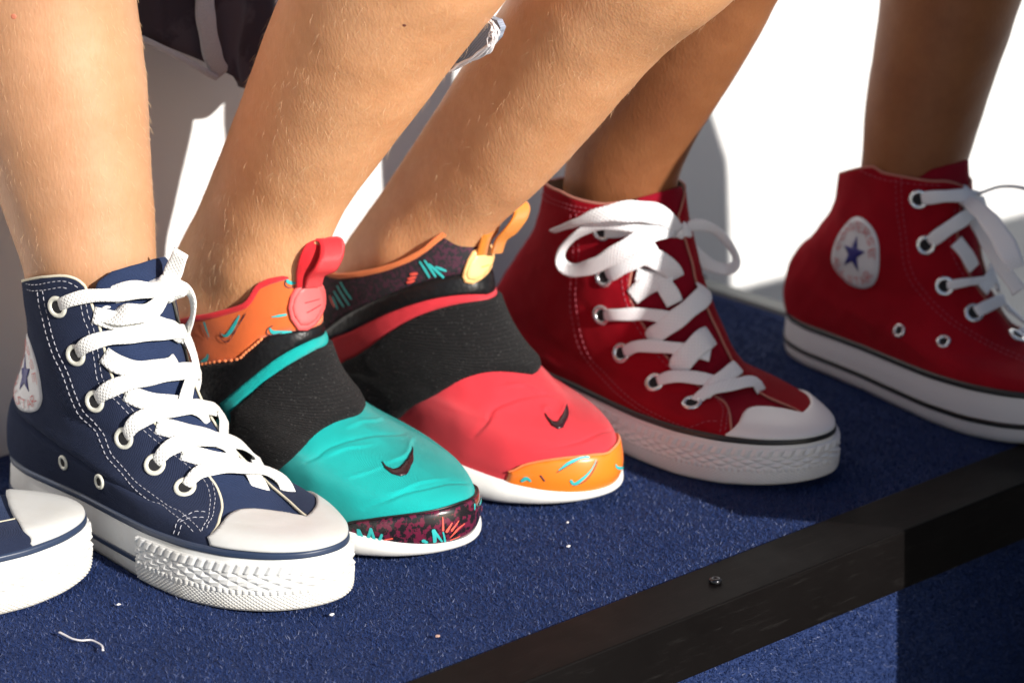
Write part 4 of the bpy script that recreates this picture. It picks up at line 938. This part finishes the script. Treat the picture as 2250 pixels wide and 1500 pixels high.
rd, r_red = mk_red((1100, 806), (1822, 1072), 5,
    [(1602, 962), (1606, 935), (1602, 908), (1588, 885), (1545, 858), (1495, 815), (1455, 770), (1422, 725), (1396, 680), (1384, 640), (1388, 600), (1396, 560), (1402, 500), (1406, 460)],
    [(1795, 935), (1745, 902), (1690, 878), (1640, 846), (1604, 806), (1565, 758), (1535, 715), (1512, 668), (1498, 620), (1486, 575), (1478, 520), (1474, 480)],
    [(1598, 964), (1606, 940), (1625, 920), (1655, 905), (1690, 898), (1725, 903), (1760, 914), (1790, 930)],
    [(1326, 506), (1331, 608), (1326, 691), (1369, 776), (1441, 843), (1521, 890)], [], [(1380, 444), (1320, 446), (1270, 436), (1225, 416), (1190, 400)], 9.6,
    [sA, off(sA, 12, -3), sB, off(sB, 11, -4), [(1180, 415), (1220, 436), (1270, 452), (1330, 460)], [(1180, 424), (1220, 446), (1270, 462), (1330, 470)], [(1520, 938), (1550, 930), (1578, 930)], [(1516, 948), (1518, 936)]],
    'red canvas high top with a big white bow, right behind the coral slip on', False, 2.15, stations=CHUCK_R, tt=9.6)
LM2 = M['lace2']
L2 = lambda q, w_, **k: surf_lace(rd, q, w_, LM2, r_red, **k)
L2([(1392, 652, .002), (1420, 628, .003), (1450, 622, .0035), (1470, 645, .003), (1482, 668, .002)], 40)
L2([(1400, 600, .002), (1440, 612, .003), (1475, 625, .003)], 34)
L2([(1326, 691, -.001, 16), (1338, 690, .003, 24), (1370, 688, .005), (1420, 688, .005), (1470, 698, .005), (1498, 704, .004)], 28)
L2([(1420, 750, -.001, 28), (1438, 739, .003, 40), (1470, 718, .0055), (1505, 690, .0055), (1535, 655, .005), (1540, 630, .001)], 44)
L2([(1369, 776, -.001, 16), (1381, 772, .003, 24), (1410, 762, .005), (1460, 762, .005), (1510, 772, .005), (1556, 786, .004)], 28)
L2([(1476, 822, -.001, 30), (1494, 804, .0035, 46), (1512, 782, .0055), (1540, 752, .0055), (1560, 738, .001)], 50)
L2([(1441, 843, -.001, 16), (1453, 840, .003, 24), (1485, 835, .005), (1530, 838, .005), (1575, 846, .004)], 30)
L2([(1546, 878, .001, 26), (1560, 863, .004, 32), (1580, 845, .0055), (1606, 820, .0055), (1618, 806, .001)], 34)
L2([(1521, 892, -.001, 16), (1534, 884, .003, 26), (1565, 868, .0055), (1610, 856, .0055), (1650, 852, .005), (1672, 862, .001)], 30)
L2([(1331, 608, -.001, 20), (1343, 602, .003, 32), (1375, 582, .006), (1410, 562, .008), (1440, 545, .010)], 40)
L2([(1405, 560, .004), (1440, 570, .007), (1470, 590, .005), (1482, 612, .001)], 44)
L2([(1326, 506, -.001, 20), (1340, 508, .003, 26), (1400, 506, .008), (1450, 508, .012)], 24)
FL = lambda q, **k: free_lace(rd, q, LM2, r_red, **k)
def bow(sh, root, pts, n, m=None):
    C, Nr, W = [], [], []
    for x, y, l, wpx, roll in pts:
        P, nn = sh.p3(x, y, 0.0); z = depth(P)-l; C.append(at_depth(x, y, z)); W.append(wpx*z/FPX)
    C = np.array(C); T = np.gradient(C, axis=0)
    for q, t in zip(pts, T):
        t = t/np.linalg.norm(t); a = -FW-t*(-FW@t); a /= np.linalg.norm(a); b_ = np.cross(t, a); r = math.radians(q[4]); Nr.append(a*math.cos(r)+b_*math.sin(r))
    return ribbon('lace_loop', C, W, Nr, 0.0016, m or LM2, root, n=n)
bow(rd, r_red, [(1486, 510, .010, 26, 0), (1440, 500, .016, 34, 0), (1380, 492, .020, 36, -15), (1320, 492, .022, 34, -35), (1270, 515, .022, 30, -60), (1238, 545, .020, 28, -60), (1232, 575, .018, 28, -25), (1258, 594, .016, 30, 10), (1310, 582, .016, 36, 15), (1370, 548, .018, 42, 10), (1430, 515, .016, 40, 5), (1480, 505, .010, 28, 0)], 120)
bow(rd, r_red, [(1490, 508, .010, 28, 0), (1455, 474, .020, 44, 5), (1390, 464, .028, 48, 0), (1320, 472, .030, 34, -10), (1265, 490, .028, 22, -40), (1214, 508, .026, 15, -60)], 80)
FL([(1490, 508, -.006, 22, 0), (1530, 494, -.018, 26, 10), (1575, 508, -.030, 24, 30), (1612, 552, -.036, 20, 50), (1616, 582, -.036, 22, 20), (1590, 592, -.032, 26, 0), (1545, 574, -.022, 32, 0), (1512, 540, -.012, 32, 10), (1494, 512, -.006, 24, 0)], n=110)
FL([(1490, 512, -.006, 24, 0), (1502, 550, -.014, 34, 0), (1506, 600, -.016, 34, 5), (1508, 625, -.016, 30, 5)], n=40)
knot(rd, 1488, 508, -.004, 0.0072, LM2, r_red, sq=(1.2, .9))

fA = [(1970, 392), (1974, 470), (1985, 560), (2020, 640), (2080, 705), (2150, 752), (2250, 800)]
fB = [(2095, 460), (2085, 530), (2105, 590), (2150, 640), (2210, 680), (2260, 710)]
fr, r_far = mk_red((1748, 748), (2420, 985), 6,
    [(2330, 900), (2320, 850), (2290, 800), (2250, 755), (2200, 700), (2160, 655), (2130, 610), (2108, 560), (2100, 500), (2108, 450), (2112, 410)],
    [(2470, 850), (2400, 800), (2330, 750), (2280, 700), (2240, 640), (2200, 580), (2165, 520), (2140, 460), (2125, 410)],
    [(2300, 895), (2320, 850), (2360, 830), (2400, 840), (2450, 860)],
    [(2019, 437), (2036, 538), (2076, 628), (2138, 690), (2231, 743)], [(1980, 728), (2075, 753)], [(2080, 398), (2040, 396), (1990, 388), (1940, 378), (1905, 366), (1880, 350)], 9.6,
    [fA, off(fA, 12, -4), fB, off(fB, 11, -5), [(1895, 372), (1940, 392), (2000, 402), (2070, 406)]],
    'red canvas high top with a round star patch on the ankle, farthest shoe at right', True, 0.60, stations=CHUCK_F)
L3 = lambda q, w_, **k: surf_lace(fr, q, w_, LM2, r_far, **k)
L3([(2019, 437, -.001, 16), (2032, 434, .003, 28), (2070, 430, .006), (2115, 432, .008), (2150, 440, .006)], 28)
L3([(2036, 538, -.001, 16), (2048, 528, .003, 28), (2075, 505, .006), (2110, 475, .008), (2140, 450, .008)], 32)
L3([(2098, 530, .002), (2118, 560, .003), (2135, 590, .002)], 34)
L3([(2076, 628, -.001, 14), (2088, 626, .003, 20), (2130, 622, .005), (2180, 620, .006), (2220, 625, .005)], 18)
L3([(2138, 690, -.001, 16), (2150, 684, .003, 26), (2185, 670, .006), (2230, 664, .006), (2280, 672, .005)], 28)
L3([(2231, 743, -.001, 16), (2243, 738, .003, 24), (2290, 722, .005)], 28)
L3([(2150, 640, .004), (2190, 600, .006), (2225, 570, .004)], 34)
FL3 = lambda q, **k: free_lace(fr, q, LM2, r_far, **k)
FL3([(2108, 432, -.004, 26, 0), (2145, 455, .010, 36, 0), (2185, 500, .018, 44, 10), (2220, 560, .024, 48, 10), (2232, 590, .024, 40, 10)], n=60)
FL3([(2108, 428, -.004, 20, 0), (2150, 425, -.010, 10, 60), (2200, 410, -.02, 10, 70), (2255, 416, -.03, 12, 60), (2300, 450, -.03, 20, 40)], n=60)
FL3([(2112, 438, -.004, 24, 0), (2150, 500, -.004, 28, 10), (2190, 570, 0, 30, 10), (2240, 640, 0, 34, 0)], n=60)
knot(fr, 2112, 432, -.004, 0.0072, LM2, r_far, sq=(1.1, .9))
bc = fr.px(1882, 556); badge(fr, r_far, bc[0], bc[1], 0.0235)
bn = nv.px(92, 800); print('navy badge', bn, 'red', bc)
bq_ = nv.px(88, 842); print(bq_); badge(nv, r_navy, bq_[0]+.30, bq_[1], 0.027, star_rot=0.3)

# ------------------------------------------------------------------ the nearest shoe: a mirrored partner of the navy one
T0 = gnd(208, 1256); a0 = math.radians(-27); d0 = np.array([math.cos(a0), math.sin(a0), 0])
s0 = Shoe(T0-d0*0.262, T0, CHUCK, 11.0, seed=9, asym=(1, 1, .1, .05), creases=navy_creases)
F0 = dict(Fnv)
q_ = mirror_curve(resample(s0.pxl([(68, 1200), (50, 1174), (32, 1142), (14, 1110), (0, 1090), (-16, 1076)]), 30)); F0['cap'] = np.r_[q_, [(x, 0.9) for x in np.linspace(q_[-1, 0], q_[0, 0], 40)]]
F0['throat_near'] = mir(Fnv['throat_far']); F0['throat_far'] = mir(Fnv['throat_near']); c0 = np.array(Fnv['collar']); F0['collar'] = np.c_[2*PI-c0[::-1, 0], c0[::-1, 1]]
F0['throat_far'] = np.array(F0['throat_far'])
for k in ('eyelets', 'vents', 'stitch'):
    F0[k] = [mir([q])[0] if np.ndim(q) == 1 else mir(q) for q in Fnv[k]]
r_zero = chuck(None, s0, F0, (M['navy'], M['tongue'], M['lace'], M['metal'], M['thread'], M['rub'], M['navyrub'], M['cap']),
               'navy canvas high top nearest the camera, only its white rubber toe in view', 'canvas high top sneakers')
chuck_sole(s0, r_zero, M['rub'], M['navyrub'], 1.35, 1.4)
for x_, t_ in F0['eyelets']:
    x_ = abs(x_); eyelet_at(s0, x_, t_, 0.0062, M['metal'], r_zero)
    a_ = np.linspace(-x_, x_, 15); t__ = t_+0.35*np.abs(a_)/x_-0.35; o_ = 0.0025+0.003*np.cos(a_/x_*PI/2)-0.003*(np.abs(a_) > x_*.97)
    C_ = s0.S(a_, t__, o_); ribbon('lace', C_, 0.009, s0.S(a_, t__, 1.0)-s0.S(a_, t__, 0.0), 0.0016, M['lace'], r_zero, n=60)

# ------------------------------------------------------------------ legs and clothes
def cut(c, t, poly):
    """where the line through c across direction t meets an outline"""
    n = np.array([t[0], t[1]]); d = (poly-c)@n; best = None
    for i in range(len(poly)-1):
        if (d[i] <= 0) != (d[i+1] <= 0):
            p = poly[i]+(poly[i+1]-poly[i])*(d[i]/(d[i]-d[i+1])); q = np.linalg.norm(p-c)
            if best is None or q < best[0]: best = (q, p)
    return None if best is None else best[1]
def ksm(A, w):
    k = np.hanning(w+2)[1:-1]; k /= k.sum(); h = w//2; B = np.concatenate([2*A[:1]-A[h:0:-1], A, 2*A[-1:]-A[-2:-h-2:-1]]); return np.stack([np.convolve(B[:, i], k, 'valid') for i in range(A.shape[1])], 1)
def leg(parent, name, Lp, Rp, sh, P0, n, m, sq=(.60, .95), seed=0, bumps=()):
    """Lp, Rp: the two outlines in the photograph, ankle upwards; the centre line lies in the upright plane P0, n"""
    Lp, Rp = resample(Lp, 120), resample(Rp, 120); mid = (resample(Lp, 90)+resample(Rp, 90))/2; hw = np.full(90, 150.)
    for it in range(4):
        t = np.gradient(ksm(mid, 15), axis=0); t /= np.linalg.norm(t, axis=1)[:, None]; new = mid.copy()
        for i in range(90):
            a, b = cut(mid[i], t[i], Lp), cut(mid[i], t[i], Rp)
            if a is not None and b is not None: new[i] = (a+b)/2; hw[i] = np.linalg.norm(a-b)/2
            else: hw[i] = np.nan
        ok = ~np.isnan(hw); hw = np.interp(np.arange(90), np.arange(90)[ok], hw[ok]); mid = ksm(new, 9)
    hw = ksm(hw[:, None], 13)[:, 0]
    C = np.array([plane_hit(x, y, P0, n) for x, y in mid]); C = ksm(C, 9); R = hw*np.array([depth(c) for c in C])/FPX
    T = np.gradient(C, axis=0); T /= np.linalg.norm(T, axis=1)[:, None]; T = ksm(T, 15); T /= np.linalg.norm(T, axis=1)[:, None]
    A = np.cross(T, FW); A /= np.linalg.norm(A, axis=1)[:, None]
    k = 72; th = np.linspace(0, 2*PI, k+1)[:-1]; V = np.zeros((90, k, 3)); Nn = np.zeros((90, k, 3))
    for i in range(90):
        e1 = sh.d-T[i]*(sh.d@T[i]); e1 /= np.linalg.norm(e1); e2 = np.cross(T[i], e1); rho = sq[0]+(sq[1]-sq[0])*min(1, max(0, (i-20)/45))
        a_ = R[i]/math.sqrt((e1@A[i])**2+(rho*(e2@A[i]))**2); c_, s_ = np.cos(th)[:, None], np.sin(th)[:, None]
        V[i] = C[i]+(e1*c_+e2*s_*rho)*a_; Nn[i] = e1*c_*rho+e2*s_
    Nn /= np.linalg.norm(Nn, axis=-1)[..., None]
    V = V+Nn*(0.0009*vnoise(V, 7, seed)+0.00022*vnoise(V, 40, seed+3))[..., None]
    for (x, y, r, h) in bumps:
        Cc = plane_hit(x, y, P0, n); 
        d = ray(x, y); w_ = V-CAM; dist = np.linalg.norm(w_-(w_@d)[..., None]*d, axis=-1); fr_ = ((Nn@FW) < 0.1)
        V = V+Nn*(h*np.exp(-(dist/r)**2)*fr_)[..., None]
    F = []
    for i in range(89):
        for j in range(k): F.append([i*k+j, i*k+(j+1) % k, (i+1)*k+(j+1) % k, (i+1)*k+j])
    F.append(list(range(k))[::-1]); F.append([89*k+j for j in range(k)])
    o = mesh(name, V.reshape(-1, 3), F, m, parent)
    return o, V, Nn, T
def resample_idx(P, n): return crom(P, np.linspace(0, len(P)-1, n))
def hairs(o, V, Nn, T, count, m, ln=0.006, wd=0.00009, down=0.8, i0=6, i1=88, seed=0):
    r = np.random.default_rng(seed); F, W = [], []
    ii = r.integers(i0, i1, count); jj = r.integers(0, V.shape[1], count)
    P = V[ii, jj]+(V[np.minimum(ii+1, 89), jj]-V[ii, jj])*r.random((count, 1)); N_ = Nn[ii, jj]; t = -T[ii]; s = np.cross(N_, t)
    d = t*down+N_*(0.25+0.3*r.random((count, 1)))+s*(r.normal(size=(count, 1))*0.45+0.3); d /= np.linalg.norm(d, axis=1)[:, None]
    L = (ln*(0.4+r.random((count, 1)))); cu = (t*0.9-N_*0.35+s*r.normal(size=(count, 1))*0.4)
    p0 = P; p1 = P+d*L*.35; p2 = P+d*L*.7+cu*L*.12; p3 = P+d*L+cu*L*.32; sd_ = np.cross(d, FW); sd_ /= np.linalg.norm(sd_, axis=1)[:, None]+1e-9
    VV = np.stack([p0-sd_*wd, p0+sd_*wd, p1-sd_*wd*.9, p1+sd_*wd*.9, p2-sd_*wd*.6, p2+sd_*wd*.6, p3], 1).reshape(-1, 3)
    for i in range(count):
        b = i*7; F += [[b, b+1, b+3, b+2], [b+2, b+3, b+5, b+4], [b+4, b+5, b+6]]
    return props(mesh('leg_hair', VV, F, m, o), kind='stuff')
p1 = empty('person', tuple(nv.H+np.array([0, 0, .02])), 'bare fair skinned legs in navy high tops at the left edge', 'person', 'children sitting in a row')
cN = nv.loc(.27, 0, .4); 
l1 = leg(p1, 'leg', [(70, 800), (62, 700), (55, 620), (44, 580), (20, 520), (0, 455), (-22, 390), (-48, 300), (-75, 200), (-92, 100), (-103, 0), (-118, -120), (-125, -240)],
         [(325, 800), (338, 700), (345, 600), (345, 560), (342, 500), (338, 440), (334, 380), (328, 300), (325, 200), (316, 100), (303, 0), (300, -120), (300, -240)], nv, cN, nv.n, M['skin1'], sq=(.84, .95), seed=21, bumps=[(130, 575, .014, .0025)])
hairs(*l1, 1500, M['hair'], ln=0.0035, wd=0.00004, seed=1)
v0 = s0.loc(.27, 0, .4); up0 = [(u, z, r) for u, z, r in ((.27, .32, .034), (.28, .45, .036), (.29, .55, .040), (.31, .75, .046), (.34, 1.0, .055), (.37, 1.3, .058), (.42, 1.7, .056), (.46, 2.0, .056))]
def leg3d(parent, pts, sh, m, seed):
    C = np.array([sh.loc(u, 0, z) for u, z, r in pts]); R = np.array([r for *_, r in pts]); D = resample_idx(np.c_[C, R], 40); C, R = D[:, :3], D[:, 3]; V = []; k = 40
    for i in range(40):
        for j in range(k): a = 2*PI*j/k; V.append(C[i]+(sh.d*math.cos(a)*1.12+sh.n*math.sin(a))*R[i])
    V = np.array(V); V += 0.0008*vnoise(V, 18, seed)[:, None]
    F = [[i*k+j, i*k+(j+1) % k, (i+1)*k+(j+1) % k, (i+1)*k+j] for i in range(39) for j in range(k)]; F.append([39*k+j for j in range(k)]); F.append(list(range(k))[::-1])
    return mesh('leg', V, F, m, parent)
leg3d(p1, up0, s0, M['skin1'], 31)
p2 = empty('person', tuple((tl.H+cr.H)/2+np.array([0, 0, .02])), 'bare tanned legs leaning forward in the teal and coral slip ons', 'person', 'children sitting in a row')
l2 = leg(p2, 'leg', [(352, 780), (348, 700), (352, 630), (375, 560), (420, 480), (480, 340), (530, 205), (560, 120), (610, 0), (665, -120), (720, -240)],
         [(640, 780), (680, 690), (712, 610), (732, 530), (765, 448), (810, 385), (870, 310), (940, 220), (1000, 132), (1060, 60), (1105, 0), (1190, -120), (1280, -240)], tl, tl.loc(.32, 0, .3), tl.n, M['skin2'], seed=22, bumps=[(520, 610, .013, .0035), (640, 520, .012, -.0015)])
hairs(*l2, 1700, M['hair'], ln=0.005, wd=0.00004, seed=2)
l3 = leg(p2, 'leg', [(700, 740), (708, 660), (722, 600), (745, 555), (785, 495), (850, 400), (930, 270), (1000, 160), (1060, 75), (1110, 0), (1195, -120), (1280, -240)],
         [(985, 730), (1020, 650), (1045, 580), (1068, 530), (1105, 480), (1160, 436), (1240, 358), (1330, 262), (1450, 130), (1550, 48), (1600, 0), (1730, -120), (1850, -240)], cr, cr.loc(.34, 0, .3), cr.n, M['skin2'], seed=23, bumps=[(850, 555, .013, .003), (960, 470, .012, -.0012)])
hairs(*l3, 900, M['hair'], ln=0.005, wd=0.00004, seed=3)
p3 = empty('person', tuple((rd.H+fr.H)/2+np.array([0, 0, .02])), 'bare brown legs in the pair of red high tops at right', 'person', 'children sitting in a row')
leg(p3, 'leg', [(1215, 600), (1225, 520), (1232, 450), (1236, 400), (1242, 350), (1266, 280), (1318, 200), (1375, 100), (1430, 0), (1495, -120), (1560, -240)],
    [(1440, 600), (1455, 520), (1472, 450), (1492, 380), (1518, 320), (1556, 255), (1604, 180), (1660, 92), (1712, 0), (1785, -120), (1860, -240)], rd, rd.loc(.25, 0, .45), rd.n, M['skin3'], sq=(.80, .95), seed=24)
leg(p3, 'leg', [(1885, 540), (1888, 440), (1893, 380), (1898, 320), (1906, 200), (1922, 100), (1935, 0), (1948, -120), (1960, -240)],
    [(2085, 540), (2098, 450), (2112, 390), (2138, 320), (2178, 200), (2212, 100), (2245, 0), (2295, -120), (2350, -240)], fr, fr.loc(.27, 0, .45), fr.n, M['skin3'], sq=(1.05, 1.0), seed=25)

# dark shorts hanging behind the first bare leg: a tube of cloth, open below
def shorts(parent):
    bot = resample([(285, 70), (340, 98), (400, 126), (450, 156), (480, 174), (520, 182), (570, 180), (640, 168)], 60); P0 = np.array([0, .205, 0]); n0 = np.array([0, 1.0, 0]); r, k = 34, 60; V, F, uv = [], [], []
    for side in (0, 1):
        for i in range(r):
            f = i/(r-1)
            for j in range(k):
                g = j/(k-1); x, y = bot[j]; c = plane_hit(x+f*30*(g-.5), y-f*520, P0, n0); b_ = math.sin(PI*g)
                out = 0.028*b_*(1 if side == 0 else -0.9)
                wob = 0.003*math.sin(g*17+f*3)+0.002*math.sin(g*31-f*5)
                lift = 0.012*b_*(1-f) if side else 0.0
                V.append(c+np.array([0, -1, 0])*(out+wob)+np.array([0, 0, lift])+RT*0.002*math.sin(f*14+g*6)); uv.append((g*.2, f*.15+side))
    for side in (0, 1):
        o = side*r*k
        for i in range(r-1):
            for j in range(k-1): F.append([o+i*k+j, o+i*k+j+1, o+(i+1)*k+j+1, o+(i+1)*k+j])
    o_ = mesh('shorts', V, F, M['shorts'], parent, uv=uv); so2 = o_.modifiers.new('thickness', 'SOLIDIFY'); so2.thickness = 0.0022
    def strip(pts, wpx, lift, th, nm):
        C = [plane_hit(x, y, P0-np.array([0, l, 0]), n0) for x, y, l in pts]; Nr = np.array([[-.3, -1, .1]]*len(C)); ribbon(nm, C, wpx*2.1/FPX, Nr, th, M['fleece'], o_, n=60)
    strip([(452, -60, .030), (450, 0, .030), (452, 40, .031), (460, 90, .031), (470, 130, .030), (484, 160, .027)], 44, 0, 0.005, 'fleece_edge')
    strip([(300, 80, .012), (340, 99, .020), (380, 118, .026), (430, 146, .030), (474, 170, .030)], 15, 0, 0.004, 'hem')
    return o_
M['shorts'] = camo('dark_mottled_jersey', (0.030, 0.020, 0.030), (0.055, 0.040, 0.052), 18, 0.95); M['fleece'] = mat('grey_fleece', (0.42, 0.40, 0.43), 0.95, Sheen_Weight=0.4); nf_ = N(M['fleece']); nf_.bump(nf_.noise(nf_.coord(), 900, 3), 0.002, 1.0)
shorts(p1)
# frayed denim edge showing between the two tanned legs
M['denim'] = canvas('faded_denim', (0.22, 0.25, 0.32), 700); M['fray'] = mat('frayed_thread', (0.62, 0.60, 0.62), 0.9)
Pd = l2[1].reshape(90, 72, 3)[62].mean(0)+np.array([.03, 0, 0])
def dp(x, y, o=0.0): return plane_hit(x, y, Pd+tl.n*0-np.array([0, 0, 0]), tl.n)+tl.n*o
A_d = [(1010, 40), (1050, 30), (1092, 45), (1100, 62), (1092, 84), (1070, 108), (1035, 128), (990, 150), (960, 170), (940, 150), (950, 90)]
V = [dp(x, y, 0.0) for x, y in A_d]+[dp(x, y, -.004) for x, y in A_d]; k_ = len(A_d)
dn = mesh('denim_shorts_edge', V, [list(range(k_)), list(range(k_, 2*k_))[::-1]]+[[i, (i+1) % k_, k_+(i+1) % k_, k_+i] for i in range(k_)], M['denim'], p2, smooth=False, uv=[(v[1], v[2]) for v in V])
rr = np.random.default_rng(4); fr_line = [(1076, 34), (1096, 50), (1104, 72), (1094, 92), (1076, 112), (1050, 128), (1020, 142), (998, 152)]
for q in range(16):
    a0_ = rr.random()*3.2; m_ = 3+rr.random()*3.5; idx = np.clip(np.linspace(a0_, a0_+m_, 7), 0, 7); L_ = crom(fr_line, idx)+rr.normal(size=(7, 2))*3.0; o_s = rr.random()*.006
    C = [dp(x, y, .002+o_s) for x, y in L_]; ribbon('frayed_thread', C, 0.0006+rr.random()*.0008, np.array([-FW]*7), 0.0005, M['fray'], dn, n=26)
# ---- bits on the carpet
def loose_thread():
    L_ = [(130, 1388), (142, 1394), (158, 1402), (178, 1406), (198, 1405), (212, 1410), (224, 1418), (226, 1428)]
    C = [gnd(x, y, 0.0035) for x, y in L_]; W = np.array([1.3, 1.2, 1.0, .9, .9, .8, .9, 1.2])*.0011
    o = ribbon('loose_thread', C, W, np.array([[0, 0, 1.0]]*8), 0.0009, M['fray'], None, n=50); props(o, 'short frayed white thread lying on the carpet below the nearest shoe', 'thread')
loose_thread()
def crumb(x, y, r, lab, m):
    c = gnd(x, y, 0.003); bm = bmesh.new(); bmesh.ops.create_icosphere(bm, subdivisions=2, radius=1.0); V = np.array([v.co[:] for v in bm.verts]); bm.verts.index_update(); F = [[v.index for v in f.verts] for f in bm.faces]; bm.free()
    V = V*(1+0.35*vnoise(V, .8, int(x)))[:, None]*np.array([1.3, .9, .6])*r+c; props(mesh('lint_crumb', V, F, m, None, smooth=False), lab, 'lint')
crumb(729, 1349, .0012, 'pale crumb at the tip of the whole navy shoe', M['fray']); crumb(261, 1327, .0010, 'tiny pale crumb between the nearest shoe and the navy bumper', M['fray'])
crumb(1249, 1199, .0011, 'pale lint on the open carpet, between coral shoe and metal strip', M['fray']); crumb(1247, 1147, .0008, 'smaller pale lint close below the coral shoe', M['fray'])
crumb(962, 1396, .0012, 'brownish crumb near the metal strip at the bottom', mat('brown_crumb', (.4, .25, .2), .9))

def mole(P_, x, y, r, m, parent):
    c = None; V = P_[1].reshape(-1, 3); d = ray(x, y); w_ = V-CAM; dist = np.linalg.norm(w_-(w_@d)[:, None]*d, axis=1); front = (P_[2].reshape(-1, 3)@FW) < 0
    i = np.where(front, dist, 9).argmin(); n = P_[2].reshape(-1, 3)[i]; disc(V[i]-n*0.0002, n, r, 0.0004, 'mole', m, parent, cross=False)
mm = mat('mole_brown', (0.16, 0.05, 0.03), 0.6); mole(l2, 893, 62, 0.0010, mm, l2[0]); mole(l1, 22, 42, 0.0016, mat('red_spot', (0.5, 0.17, 0.10), 0.6), l1[0])
